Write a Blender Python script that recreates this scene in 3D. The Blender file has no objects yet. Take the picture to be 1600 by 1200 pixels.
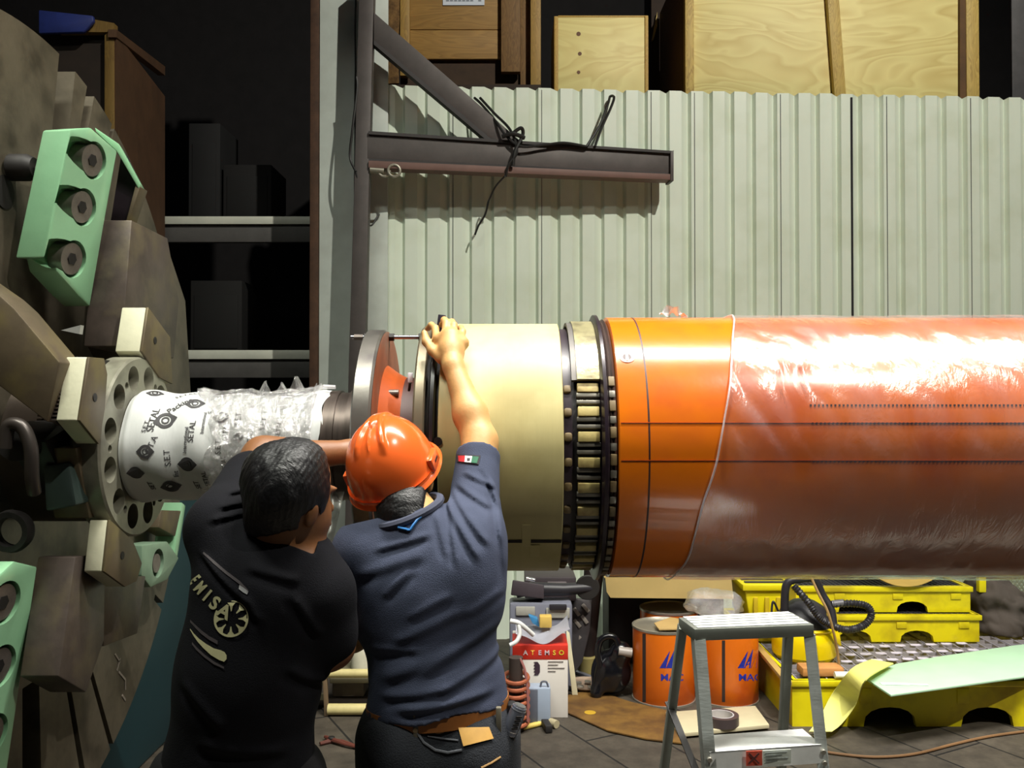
import bpy, bmesh, math, random
import numpy as np
from mathutils import Vector, Matrix, noise
from mathutils.bvhtree import BVHTree
PI = math.pi
random.seed(7)
SC = bpy.context.scene
COL = SC.collection

# ---------------------------------------------------------------- camera
F = 1385.0; HY = 619.0; CH = 1.65
cam_d = bpy.data.cameras.new('camera'); cam = bpy.data.objects.new('camera', cam_d); COL.objects.link(cam)
cam_d.sensor_width = 36; cam_d.lens = 36 * F / 1600
cam_d.clip_start = .05; cam_d.clip_end = 60
PITCH = math.atan((HY - 600) / F)
cam.location = (0, 0, CH); cam.rotation_euler = (PI / 2 + PITCH, 0, 0)
SC.camera = cam

# ---------------------------------------------------------------- world, lamps, exposure
w = bpy.data.worlds.new('world'); SC.world = w; w.use_nodes = True
w.node_tree.nodes['Background'].inputs[0].default_value = (.75, .85, 1, 1)
w.node_tree.nodes['Background'].inputs[1].default_value = .017

def lamp(name, kind, loc, target, energy, color, **kw):
    d = bpy.data.lights.new(name, kind); o = bpy.data.objects.new(name, d); COL.objects.link(o)
    o.location = loc; d.energy = energy; d.color = color
    o.rotation_euler = (Vector(target) - Vector(loc)).to_track_quat('-Z', 'Y').to_euler()
    for k, v in kw.items(): setattr(d, k, v)
    return o
lamp('yard_lamp', 'SPOT', (3.6, -1.1, 8.4), (.7, 6.2, 3.3), 2450, (1, .97, .86), shadow_soft_size=.07, spot_size=1.5, spot_blend=1.0)
lamp('high_bay_lamp', 'AREA', (2.0, 2.45, 5.6), (2.0, 2.45, 0), 215, (1, .97, .9), shape='RECTANGLE', size=4.6, size_y=.25, spread=1.5)
lamp('left_bay_lamp', 'AREA', (-1.2, 1.2, 5.4), (-1.3, 2.3, 0), 70, (.98, 1, .88), shape='RECTANGLE', size=1.2, size_y=.3, spread=2.2)
SC.view_settings.view_transform = 'Standard'; SC.view_settings.look = 'None'
SC.view_settings.exposure = 0.0; SC.view_settings.gamma = 1.0; SC.view_settings.use_curve_mapping = False
SC.cycles.use_denoising = True
SC.cycles.max_bounces = 8; SC.cycles.transparent_max_bounces = 16

# ---------------------------------------------------------------- unprojection (photo pixel + real depth -> place)
def tanv(py):  # slope of the view ray through a pixel row
    a = PITCH + math.atan((600 - py) / F)
    return math.tan(a)
def P(px, py, Y):
    """point seen at pixel px,py standing Y metres away"""
    c = Vector(((px - 800) / F, 1.0, (600 - py) / F))
    c = Matrix.Rotation(PITCH, 3, 'X') @ c
    return Vector((0, 0, CH)) + c * (Y / c.y)
def PX(px, py, X):
    c = Matrix.Rotation(PITCH, 3, 'X') @ Vector(((px - 800) / F, 1.0, (600 - py) / F))
    return Vector((0, 0, CH)) + c * (X / c.x)
def PZ(px, py, Z):
    c = Matrix.Rotation(PITCH, 3, 'X') @ Vector(((px - 800) / F, 1.0, (600 - py) / F))
    return Vector((0, 0, CH)) + c * ((Z - CH) / c.z)

# ---------------------------------------------------------------- materials
def lin(c):
    return tuple(((x / 255) / 12.92 if x / 255 <= .04045 else ((x / 255 + .055) / 1.055) ** 2.4) for x in c)
MATS = {}
def mat(key, rgb, rough=.6, metal=0, var=.15, vs=6, bump=0, bs=60, stretch=(1, 1, 1), rgb2=None, cov=.5, dirt=None, ds=4, **kw):
    if key in MATS: return MATS[key]
    m = bpy.data.materials.new(key); m.use_nodes = True; nt = m.node_tree; N = nt.nodes; L = nt.links
    b = N['Principled BSDF']
    b.inputs['Roughness'].default_value = rough; b.inputs['Metallic'].default_value = metal
    for k, v in kw.items(): b.inputs[k].default_value = v
    tc = N.new('ShaderNodeTexCoord'); mp = N.new('ShaderNodeMapping'); L.new(tc.outputs['Object'], mp.inputs[0])
    mp.inputs['Scale'].default_value = stretch
    c = lin(rgb)
    if var > 0 or rgb2:
        n = N.new('ShaderNodeTexNoise'); n.inputs['Scale'].default_value = vs; n.inputs['Detail'].default_value = 8; n.inputs['Roughness'].default_value = .65
        L.new(mp.outputs[0], n.inputs[0])
        r = N.new('ShaderNodeValToRGB'); L.new(n.outputs[0], r.inputs[0])
        if rgb2:
            c2 = lin(rgb2)
            r.color_ramp.elements[0].position = cov - .12; r.color_ramp.elements[1].position = cov + .12
        else:
            c2 = tuple(min(1, x * (1 + var)) for x in c); c = tuple(x * (1 - var) for x in c)
            r.color_ramp.elements[0].position = .3; r.color_ramp.elements[1].position = .7
        r.color_ramp.elements[0].color = (*c, 1); r.color_ramp.elements[1].color = (*c2, 1)
        out = r.outputs[0]
        if dirt:
            n2 = N.new('ShaderNodeTexNoise'); n2.inputs['Scale'].default_value = ds; n2.inputs['Detail'].default_value = 6
            L.new(tc.outputs['Object'], n2.inputs[0])
            r2 = N.new('ShaderNodeValToRGB'); r2.color_ramp.elements[0].position = .48; r2.color_ramp.elements[1].position = .68
            L.new(n2.outputs[0], r2.inputs[0])
            mx = N.new('ShaderNodeMix'); mx.data_type = 'RGBA'; L.new(r2.outputs[0], mx.inputs[0]); L.new(out, mx.inputs[6])
            mx.inputs[7].default_value = (*lin(dirt), 1); out = mx.outputs[2]
        L.new(out, b.inputs['Base Color'])
    else:
        b.inputs['Base Color'].default_value = (*c, 1)
    if bump:
        n = N.new('ShaderNodeTexNoise'); n.inputs['Scale'].default_value = bs; n.inputs['Detail'].default_value = 5
        L.new(mp.outputs[0], n.inputs[0])
        bp = N.new('ShaderNodeBump'); bp.inputs['Strength'].default_value = bump; bp.inputs['Distance'].default_value = .004
        L.new(n.outputs[0], bp.inputs['Height']); L.new(bp.outputs[0], b.inputs['Normal'])
    MATS[key] = m
    return m

def wood(key, rgb, rgb2, scale=1.6, stretch=(1, 1, 6), rough=.6, dist=5):
    if key in MATS: return MATS[key]
    m = bpy.data.materials.new(key); m.use_nodes = True; nt = m.node_tree; N = nt.nodes; L = nt.links
    b = N['Principled BSDF']; b.inputs['Roughness'].default_value = rough
    tc = N.new('ShaderNodeTexCoord'); mp = N.new('ShaderNodeMapping'); L.new(tc.outputs['Object'], mp.inputs[0]); mp.inputs['Scale'].default_value = stretch
    n = N.new('ShaderNodeTexNoise'); n.inputs['Scale'].default_value = scale; n.inputs['Detail'].default_value = 2.5; n.inputs['Distortion'].default_value = 1.2
    L.new(mp.outputs[0], n.inputs[0])
    mu = N.new('ShaderNodeMath'); mu.operation = 'MULTIPLY'; mu.inputs[1].default_value = dist * 4; L.new(n.outputs[0], mu.inputs[0])
    fr = N.new('ShaderNodeMath'); fr.operation = 'FRACT'; L.new(mu.outputs[0], fr.inputs[0])
    r = N.new('ShaderNodeValToRGB'); L.new(fr.outputs[0], r.inputs[0])
    e = r.color_ramp.elements; e[0].position = 0; e[0].color = (*lin(rgb), 1); e[1].position = .75; e[1].color = (*lin(rgb2), 1)
    x = e.new(.97); x.color = (*lin(rgb), 1)
    n3 = N.new('ShaderNodeTexNoise'); n3.inputs['Scale'].default_value = 3; L.new(tc.outputs['Object'], n3.inputs[0])
    mx = N.new('ShaderNodeMix'); mx.data_type = 'RGBA'; L.new(n3.outputs[0], mx.inputs[0]); L.new(r.outputs[0], mx.inputs[6]); mx.inputs[7].default_value = (*lin(rgb), 1)
    L.new(mx.outputs[2], b.inputs['Base Color'])
    MATS[key] = m
    return m

# ---------------------------------------------------------------- mesh building
class MB:
    def __init__(s): s.bm = bmesh.new()
    def hexa(s, v, bev=0):
        """8 corners: bottom ring 0-3, top ring 4-7"""
        vs = [s.bm.verts.new(Vector(p)) for p in v]
        fs = []
        for f in ((3, 2, 1, 0), (4, 5, 6, 7), (0, 1, 5, 4), (1, 2, 6, 5), (2, 3, 7, 6), (3, 0, 4, 7)):
            fs.append(s.bm.faces.new([vs[i] for i in f]))
        bmesh.ops.recalc_face_normals(s.bm, faces=fs)
        if bev:
            es = list({e for f in fs for e in f.edges})
            bmesh.ops.bevel(s.bm, geom=es, offset=bev, segments=2, affect='EDGES', profile=.5)
        return s
    def box(s, x0, x1, y0, y1, z0, z1, bev=0, M=None):
        v = [Vector(p) for p in ((x0, y0, z0), (x1, y0, z0), (x1, y1, z0), (x0, y1, z0), (x0, y0, z1), (x1, y0, z1), (x1, y1, z1), (x0, y1, z1))]
        if M is not None: v = [M @ p for p in v]
        return s.hexa(v, bev)
    def prism(s, pts, vec, bev=0):
        """planar polygon (3D points) extruded by vec"""
        a = [s.bm.verts.new(Vector(p)) for p in pts]; vec = Vector(vec)
        b = [s.bm.verts.new(Vector(p) + vec) for p in pts]
        n = len(a); fs = [s.bm.faces.new(a), s.bm.faces.new(b[::-1])]
        for i in range(n): fs.append(s.bm.faces.new((a[i], b[i], b[(i + 1) % n], a[(i + 1) % n])))
        bmesh.ops.recalc_face_normals(s.bm, faces=fs)
        if bev:
            es = list({e for f in fs for e in f.edges})
            bmesh.ops.bevel(s.bm, geom=es, offset=bev, segments=2, affect='EDGES', profile=.5)
        return s
    def bar(s, a, b, w, h, up=(0, 0, 1), bev=0):
        a, b = Vector(a), Vector(b); d = (b - a).normalized(); up = Vector(up)
        x = d.cross(up).normalized(); u = x.cross(d).normalized()
        x *= w / 2; u *= h / 2
        return s.hexa([a - x - u, a + x - u, b + x - u, b - x - u, a - x + u, a + x + u, b + x + u, b - x + u], bev)
    def tube(s, pts, r, seg=10, cap=True, closed=False):
        pts = [Vector(p) for p in pts]; n = len(pts); rings = []
        rs = r if isinstance(r, (list, tuple)) else [r] * n
        prev = None
        for i, p in enumerate(pts):
            if closed: d = (pts[(i + 1) % n] - pts[i - 1]).normalized()
            else: d = (pts[min(i + 1, n - 1)] - pts[max(i - 1, 0)]).normalized()
            if prev is None:
                x = d.cross(Vector((0, 0, 1)));
                if x.length < .1: x = d.cross(Vector((1, 0, 0)))
                x.normalize()
            else:
                x = (prev - d * prev.dot(d)).normalized()
            prev = x; y = d.cross(x)
            rings.append([s.bm.verts.new(p + (x * math.cos(2 * PI * k / seg) + y * math.sin(2 * PI * k / seg)) * rs[i]) for k in range(seg)])
        fs = []
        for i in range(n if closed else n - 1):
            A, B = rings[i], rings[(i + 1) % n]
            for k in range(seg): fs.append(s.bm.faces.new((A[k], A[(k + 1) % seg], B[(k + 1) % seg], B[k])))
        if cap and not closed:
            fs.append(s.bm.faces.new(rings[0][::-1])); fs.append(s.bm.faces.new(rings[-1]))
        bmesh.ops.recalc_face_normals(s.bm, faces=fs)
        return s
    def lathe(s, prof, origin, axis='X', seg=96, closed=True):
        """profile [(t, r)] about an axis through origin; closed loop profile makes a solid ring"""
        o = Vector(origin); rings = []
        for t, r in prof:
            ring = []
            for k in range(seg):
                a = 2 * PI * k / seg; c, q = math.cos(a) * r, math.sin(a) * r
                if axis == 'X': p = Vector((t, c, q))
                elif axis == 'Y': p = Vector((c, t, q))
                else: p = Vector((c, q, t))
                ring.append(s.bm.verts.new(o + p))
            rings.append(ring)
        fs = []
        m = len(rings)
        for i in range(m if closed else m - 1):
            A, B = rings[i], rings[(i + 1) % m]
            for k in range(seg): fs.append(s.bm.faces.new((A[k], A[(k + 1) % seg], B[(k + 1) % seg], B[k])))
        if not closed:
            if prof[0][1] > 1e-4: fs.append(s.bm.faces.new(rings[0]))
            if prof[-1][1] > 1e-4: fs.append(s.bm.faces.new(rings[-1]))
        bmesh.ops.recalc_face_normals(s.bm, faces=fs)
        return s
    def disc(s, x0, x1, r, c, axis='X', seg=48, bev=.003):
        return s.lathe([(x0, r - bev), (x0 + bev, r), (x1 - bev, r), (x1, r - bev)], c, axis, seg, closed=False)
    def grid(s, f, nu, nv, wrap=False):
        g = [[s.bm.verts.new(f(i / nu, j / nv)) for j in range(nv + 1)] for i in range(nu if wrap else nu + 1)]
        fs = []
        for i in range(nu):
            for j in range(nv):
                A = g[i]; B = g[(i + 1) % len(g)]
                fs.append(s.bm.faces.new((A[j], B[j], B[j + 1], A[j + 1])))
        return s
    def solid(s, t):
        bmesh.ops.solidify(s.bm, geom=list(s.bm.faces), thickness=t); return s
    def build(s, name, m, parent=None, smooth=38):
        bm = s.bm
        if parent is not None:
            bmesh.ops.translate(bm, verts=bm.verts, vec=-base_of(parent))
        if smooth:
            bm.normal_update()
            for f in bm.faces: f.smooth = True
            th = math.radians(smooth)
            for e in bm.edges:
                if len(e.link_faces) != 2 or e.calc_face_angle(0) > th: e.smooth = False
        me = bpy.data.meshes.new(name); bm.to_mesh(me); bm.free()
        if m: me.materials.append(m)
        o = bpy.data.objects.new(name, me); COL.objects.link(o)
        if parent is not None: o.parent = parent
        return o
def base_of(o):
    v = Vector((0, 0, 0))
    while o is not None: v += o.location; o = o.parent
    return v
def tag(o, label=None, cat=None, group=None, kind=None):
    if label: o['label'] = label
    if cat: o['category'] = cat
    if group: o['group'] = group
    if kind: o['kind'] = kind
    return o
def thing(name, label, cat, loc=(0, 0, 0), group=None):
    o = bpy.data.objects.new(name, None); COL.objects.link(o); o.location = loc; o.empty_display_size = .1
    return tag(o, label, cat, group)
def from_arrays(name, pts, faces, m, parent=None):
    me = bpy.data.meshes.new(name)
    off = base_of(parent) if parent is not None else Vector((0, 0, 0))
    me.from_pydata([tuple(Vector(p) - off) for p in pts], [], [tuple(int(i) for i in f) for f in faces])
    me.polygons.foreach_set('use_smooth', [True] * len(me.polygons))
    me.update(); me.materials.append(m)
    o = bpy.data.objects.new(name, me); COL.objects.link(o)
    if parent is not None: o.parent = parent
    return o
def text_mesh(txt, size, bold=.0):
    """flat text as (verts, faces) centred on the origin in the XY plane"""
    cu = bpy.data.curves.new('t', 'FONT'); cu.body = txt; cu.size = size; cu.offset = bold
    cu.align_x = 'CENTER'; cu.align_y = 'CENTER'; cu.resolution_u = 3
    o = bpy.data.objects.new('t', cu); COL.objects.link(o)
    dg = bpy.context.evaluated_depsgraph_get(); me = bpy.data.meshes.new_from_object(o.evaluated_get(dg))
    bm = bmesh.new(); bm.from_mesh(me)
    bmesh.ops.triangulate(bm, faces=bm.faces)
    for _ in range(3):
        long = [e for e in bm.edges if e.calc_length() > size * .16]
        if not long: break
        bmesh.ops.subdivide_edges(bm, edges=long, cuts=1); bmesh.ops.triangulate(bm, faces=bm.faces)
    bpy.data.objects.remove(o); bpy.data.curves.remove(cu); bpy.data.meshes.remove(me)
    return bm
def place_bm(bm, f):
    for v in bm.verts: v.co = f(v.co.copy())
    b = MB(); b.bm.free(); b.bm = bm; return b
# ================================================================ THE SETTING
def struct(o): o['kind'] = 'structure'; return o
# floor of dark timber blocks / plates
def floor_mat():
    m = bpy.data.materials.new('floor'); m.use_nodes = True; nt = m.node_tree; N = nt.nodes; L = nt.links; b = N['Principled BSDF']
    tc = N.new('ShaderNodeTexCoord'); mp = N.new('ShaderNodeMapping'); L.new(tc.outputs['Object'], mp.inputs[0])
    mp.inputs['Rotation'].default_value = (0, 0, math.radians(62))
    br = N.new('ShaderNodeTexBrick'); L.new(mp.outputs[0], br.inputs[0]); br.inputs['Scale'].default_value = 1
    br.inputs['Brick Width'].default_value = .9; br.inputs['Row Height'].default_value = .33; br.inputs['Mortar Size'].default_value = .006; br.inputs['Mortar Smooth'].default_value = .1
    br.inputs['Color1'].default_value = (*lin((80, 73, 64)), 1); br.inputs['Color2'].default_value = (*lin((70, 64, 57)), 1); br.inputs['Mortar'].default_value = (*lin((20, 18, 17)), 1)
    n = N.new('ShaderNodeTexNoise'); n.inputs['Scale'].default_value = 9; n.inputs['Detail'].default_value = 9; n.inputs['Roughness'].default_value = .7; L.new(tc.outputs['Object'], n.inputs[0])
    r = N.new('ShaderNodeValToRGB'); L.new(n.outputs[0], r.inputs[0]); r.color_ramp.elements[0].position = .3; r.color_ramp.elements[0].color = (.45, .43, .4, 1); r.color_ramp.elements[1].position = .7; r.color_ramp.elements[1].color = (1.2, 1.18, 1.1, 1)
    mx = N.new('ShaderNodeMix'); mx.data_type = 'RGBA'; mx.blend_type = 'MULTIPLY'; mx.inputs[0].default_value = 1; L.new(br.outputs[0], mx.inputs[6]); L.new(r.outputs[0], mx.inputs[7])
    L.new(mx.outputs[2], b.inputs['Base Color']); b.inputs['Roughness'].default_value = .7
    bp = N.new('ShaderNodeBump'); bp.inputs['Strength'].default_value = .5; bp.inputs['Distance'].default_value = .006; L.new(n.outputs[0], bp.inputs['Height']); L.new(bp.outputs[0], b.inputs['Normal'])
    return m
struct(MB().box(-6, 6, -4.5, 10.2, -.1, 0).build('floor', floor_mat()))
struct(MB().box(-6, 6, 10.0, 10.15, 0, 7).build('wall_far', mat('far', (24, 21, 22), .9, var=.3)))

# corrugated steel partition
WX0 = -1.03; WX1 = 5.2
def wy(x): return 6.0 + .055 * (x + .87)
def wtop(x): return 3.765
M_corr = mat('corr', (222, 232, 216), .4, var=.04, vs=1.5, stretch=(3, 3, .6), bump=.05, bs=4, dirt=(212, 222, 202), ds=3)
b = MB(); pitch = .1515; xs = []
x = WX0
while x < WX1:
    xs += [(x, 0), (x + .082, 0), (x + .129, .034), (x + .133, .034)]
    x += pitch
xs.append((x, 0))
def joint(i): return 0
zz = [0.0, .9, 1.8, 2.7, 3.4, 3.765]
rows = []
for z in zz:
    row = []
    for i, (xx, d) in enumerate(xs):
        t = z
        if z == zz[-1]: t = wtop(xx) + .006 * noise.noise((xx * 3, 0, 5)) - (.008 if d else 0)
        row.append(b.bm.verts.new((xx, wy(xx) + d + .002 * noise.noise((xx * 2, z, 1)), t)))
    rows.append(row)
for a, c in zip(rows, rows[1:]):
    for i in range(len(xs) - 1): b.bm.faces.new((a[i], a[i + 1], c[i + 1], c[i]))
bmesh.ops.recalc_face_normals(b.bm, faces=b.bm.faces)
b.solid(.0012)
wall = struct(b.build('wall_back', M_corr, smooth=20))
# overlaps between sheets: dark open laps and light edge flashings
lap = MB()
for k in (4, 8, 13, 15, 19, 24, 28):
    xx = WX0 + k * pitch + .02
    lap.box(xx, xx + .004, wy(xx) - .0045, wy(xx) - .0012, 0, 3.752)
struct(lap.build('trim_1', mat('lapdark', (58, 60, 58), .6), smooth=0))
lp = MB(); xx = P(1335, 300, 6.13).x; lp.box(xx - .007, xx + .007, wy(xx) - .007, wy(xx) - .0025, .2, 3.74)
struct(lp.build('trim_2', mat('gapdark', (14, 14, 18), .8), smooth=0))

# steel column (pale painted I section with rusty edge)
M_col = mat('colpaint', (196, 204, 196), .45, var=.08, vs=5, dirt=(180, 186, 178), ds=3)
t = thing('steel_column', 'pale grey painted steel column left of the corrugated wall', 'column', (P(527, 600, 5.95).x, 5.98, 0))
xl = P(499, 300, 5.95).x; xr = P(606, 300, 5.95).x
MB().box(xl, xr, 5.95, 5.972, 0, 6, .003).build('front_flange', M_col, t)
MB().box(xl + .1, xl + .125, 5.972, 6.25, 0, 6).build('web', M_col, t)
MB().box(xl, xr - .2, 6.25, 6.27, 0, 6, .003).build('rear_flange', M_col, t)
tag(MB().box(P(484, 300, 5.93).x, xl - .003, 5.93, 6.2, 0, 6, .004).build('side_angle', mat('rust', (74, 50, 34), .8, var=.4, vs=9), t), 'rusty brown angle along the edge of the column')
# wire strapped to the column
b = MB(); pts = []
for i in range(60):
    z = 1.9 + i * .05; pts.append((xr - .22 + .02 * noise.noise((z * 2.2, 3, 0)), 5.938 + .008 * noise.noise((z, 9, 0)), z))
b.tube(pts, .006, 6); tag(b.build('wire', mat('wireblk', (22, 22, 22), .6)), 'thin dark wire running down the pale steel column', 'wire')

# ---------------------------------------------------------------- jib bracket
M_jib = mat('jib', (84, 78, 76), .55, .25, var=.18, vs=7, bump=.1, bs=30)
M_rail = mat('jibrail', (112, 84, 76), .6, .1, var=.15)
JL, JR = 5.66, 5.89
def jY(px): # depth along the jib arm, linear in space
    A = P(578, 235, JL); B = P(1050, 261, JR)
    # find s so that the projected px matches
    k = (px - 800) / F
    s = (k * A.y - A.x) / ((B.x - A.x) - k * (B.y - A.y))
    return A.y + s * (B.y - A.y)
J = thing('wall_jib', 'dark steel jib bracket with diagonal brace in front of the corrugated wall', 'bracket', (P(566, 600, JL).x, JL, 0))
jd = (P(1050, 240, JR) - P(578, 208, JL)); jd.z = 0; jd.normalize(); jn = Vector((-jd.y, jd.x, 0))
b = MB(); p0 = P(566, 560, JL)
b.prism([P(562, -60, JL), P(585, -60, JL), P(576, 300, JL), P(570, 560, JL), P(566, 900, JL), P(537, 900, JL), P(545, 560, JL), P(553, 300, JL)], (0, .09, 0), .004)
b.build('post', M_jib, J)
bot = MB().box(P(541, 880, JL).x - .03, P(573, 880, JL).x + .05, JL - .06, JL + .15, 0, .03, .004); bot.box(P(541, 890, JL).x, P(573, 890, JL).x, JL, JL + .09, .03, P(560, 880, JL).z, .004)
bot.build('base_plate', M_jib, J)
def jp(px, py, off=0): return P(px, py, jY(px)) + jn * off
b = MB()
b.prism([jp(574, 210), jp(574, 248), jp(1048, 273), jp(1048, 240)], jn * .07, .003)
b.build('arm', M_jib, J)
b = MB()
b.prism([jp(576, 206, -.02), jp(576, 211, -.02), jp(1050, 241, -.02), jp(1050, 237, -.02)], jn * .11)
b.prism([jp(576, 247, -.0), jp(576, 252, -.0), jp(1048, 273, .0), jp(1048, 270, .0)], jn * .08)
b.build('arm_flange', mat('jibdark', (52, 48, 48), .6, .2), J)
tag(MB().prism([jp(576, 252, -.02), jp(576, 263, -.02), jp(1047, 282, -.02), jp(1047, 273, -.02)], jn * .1, .002).build('trolley_rail', M_rail, J), 'reddish brown rail under the arm')
tag(MB().prism([jp(1046, 239, -.025), jp(1046, 284, -.025), jp(1051, 284, -.025), jp(1051, 236, -.025)], jn * .12, .002).build('end_stop', M_jib, J), 'small end plate')
MB().prism([jp(584, 18, .01), jp(584, 64, .01), jp(771, 219, .01), jp(815, 221, .01)], jn * .06, .003).build('brace', M_jib, J)
tag(MB().prism([jp(584, 62, .005), jp(584, 69, .005), jp(763, 221, .005), jp(773, 221, .005)], jn * .07).build('brace_flange', MATS['jibdark'], J), 'dark lower flange of the brace')
# rings on a small trolley beside the post
tr = thing('trolley_hook', 'pair of pale metal rings on a trolley under the jib arm beside its post', 'trolley', jp(605, 268))
M_ring = mat('ringsteel', (150, 146, 132), .45, .5, var=.2)
def ringat(px, py, R, r, off, nm):
    c = jp(px, py, off); MB().tube([c + jd * (R * math.cos(a)) + Vector((0, 0, R * math.sin(a))) for a in [i * PI / 9 for i in range(18)]], r, 8, closed=True).build(nm, M_ring, tr)
ringat(616, 268, .038, .009, -.02, 'ring'); ringat(600, 267, .036, .009, .0, 'ring')
MB().tube([jp(578, 265, 0), jp(600, 267, 0)], .022, 10).build('axle', M_ring, tr)
MB().box(-.01, .01, -.01, .01, -.02, .05, .002, Matrix.Translation(jp(600, 262, .02))).build('hanger', M_ring, tr)
# black cable knotted round the arm
M_cab = mat('cable', (26, 25, 24), .55)
def spline(pts, n=8):
    pts = [Vector(p) for p in pts]; out = []
    for i in range(len(pts) - 1):
        p0 = pts[max(i - 1, 0)]; p1 = pts[i]; p2 = pts[i + 1]; p3 = pts[min(i + 2, len(pts) - 1)]
        for k in range(n):
            t = k / n
            out.append(.5 * ((2 * p1) + (-p0 + p2) * t + (2 * p0 - 5 * p1 + 4 * p2 - p3) * t * t + (-p0 + 3 * p1 - 3 * p2 + p3) * t ** 3))
    out.append(pts[-1]); return out
b = MB()
b.tube(spline([jp(745, 137, .2), jp(756, 155, .12), jp(775, 190, .0), jp(790, 215, -.04), jp(812, 232, -.05), jp(850, 229, -.04), jp(880, 226, -.04), jp(915, 231, -.03)]), .009, 7)
b.tube(spline([jp(754, 137, .2), jp(775, 170, .1), jp(797, 205, -.02), jp(806, 240, -.06), jp(793, 262, -.05), jp(789, 278, -.03)]), .009, 7)
b.tube(spline([jp(915, 231, -.03), jp(938, 195, .02), jp(955, 155, .1), jp(964, 135, .2), jp(966, 143, .12), jp(957, 165, .06), jp(940, 200, 0), jp(928, 231, -.03)]), .009, 7)
b.tube(spline([jp(800, 212, -.06), jp(812, 205, -.07), jp(815, 215, -.05), jp(803, 240, -.06), jp(800, 262, -.05)]), .012, 7)
b.tube(spline([jp(783, 217, -.05), jp(800, 214, -.07), jp(818, 219, -.05)]), .014, 7)
tag(b.build('cable', M_cab), 'black cable knotted round the jib arm and looped over the wall top', 'cable')
b = MB(); b.tube(spline([P(763, 315, 5.88), P(758, 335, 5.9), P(748, 352, 5.92), P(742, 367, 5.93)]), .007, 6)
b.tube(spline([P(789, 275, 5.72), P(774, 292, 5.82), P(763, 315, 5.88)]), .006, 6)
tag(b.build('cable_end', M_cab), 'thin cable end dangling against the corrugated wall below the jib', 'cable')
b = MB(); b.tube(spline([P(557, 120, 5.655), P(558, 140, 5.655), P(551, 200, 5.66), P(547, 245, 5.68), P(556, 268, 5.655)]), .008, 6)
b.tube(spline([P(556, 268, 5.655), P(575, 350, 5.74), P(592, 335, 5.8)]), .006, 6)
tag(b.build('post_cable', M_cab), 'thin cable hanging down beside the jib post', 'cable')

# ---------------------------------------------------------------- storage deck behind the wall with crates
deckz = 3.66
struct(MB().box(-1.0, 5.2, 6.4, 8.6, deckz - .12, deckz).build('trim_3', mat('deck', (40, 34, 28), .8)))
W_new = wood('plywood', (236, 222, 150), (204, 178, 104), 1.1, (.55, 1, 2.2), .55, 4)
W_edge = wood('plyedge', (196, 160, 78), (150, 112, 50), 6, (3, 3, 1), .6, 3)
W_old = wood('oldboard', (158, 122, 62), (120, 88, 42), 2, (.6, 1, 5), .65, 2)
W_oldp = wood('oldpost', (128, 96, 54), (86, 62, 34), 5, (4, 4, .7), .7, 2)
W_bark = mat('bark', (86, 62, 34), .9, var=.6, vs=20, bump=1, bs=30, rgb2=(130, 98, 56))
def bx(b, px0, px1, py0, py1, Y, dep, bev=.003):
    a = P(px0, py1, Y); c = P(px1, py0, Y); return b.box(a.x, c.x, Y, Y + dep, max(a.z, deckz + .001), c.z, bev)
# old crate
C1 = thing('old_crate', 'old brown plank crate with battens on the deck behind the jib', 'crate', (P(720, 100, 6.7).x, 6.9, deckz))
bx(MB(), 638, 787, 47, 92, 6.62, .03).build('board', W_old, C1)
bx(MB(), 638, 787, -60, 46, 6.62, .03).build('board', W_old, C1)
tag(MB().box(P(625, 0, 6.62).x, P(835, 0, 6.62).x, 6.66, 7.5, deckz, P(0, -70, 6.66).z).build('box_body', mat('oldin', (60, 42, 26), .8, var=.3), C1), 'dark brown inner body')
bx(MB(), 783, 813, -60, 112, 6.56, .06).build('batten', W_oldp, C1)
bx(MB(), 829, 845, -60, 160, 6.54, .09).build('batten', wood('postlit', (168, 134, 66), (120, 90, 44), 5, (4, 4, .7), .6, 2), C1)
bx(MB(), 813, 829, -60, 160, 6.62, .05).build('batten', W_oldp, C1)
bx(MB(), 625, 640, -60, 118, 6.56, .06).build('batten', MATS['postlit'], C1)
b = MB(); bx(b, 603, 624, -60, 130, 6.57, .06)
bmesh.ops.subdivide_edges(b.bm, edges=list(b.bm.edges), cuts=6, use_grid_fill=True)
for v in b.bm.verts: v.co += Vector((1, 1, 0)) * .025 * noise.noise(v.co * 9)
b.build('bark_post', W_bark, C1)
bx(MB(), 600, 845, 132, 175, 6.52, .1).build('bottom_rail', mat('darkwood', (44, 30, 20), .8, var=.3), C1)
tag(bx(MB(), 692, 757, -14, 8, 6.612, .003, 0).build('paper_label', mat('paperw', (206, 214, 224), .6, var=.03), C1), 'white paper label')
b = MB()
for r in range(2):
    for k in range(9):
        if (r, k) in ((0, 4), (1, 7)): continue
        a = P(697 + k * 6.3, -6 + r * 7, 6.61); b.box(a.x, a.x + .022, 6.6085, 6.6115, a.z - .003, a.z + .003)
tag(b.build('label_print', mat('printgrey', (110, 116, 130), .6), C1, smooth=0), 'faint grey print on the label')
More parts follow.
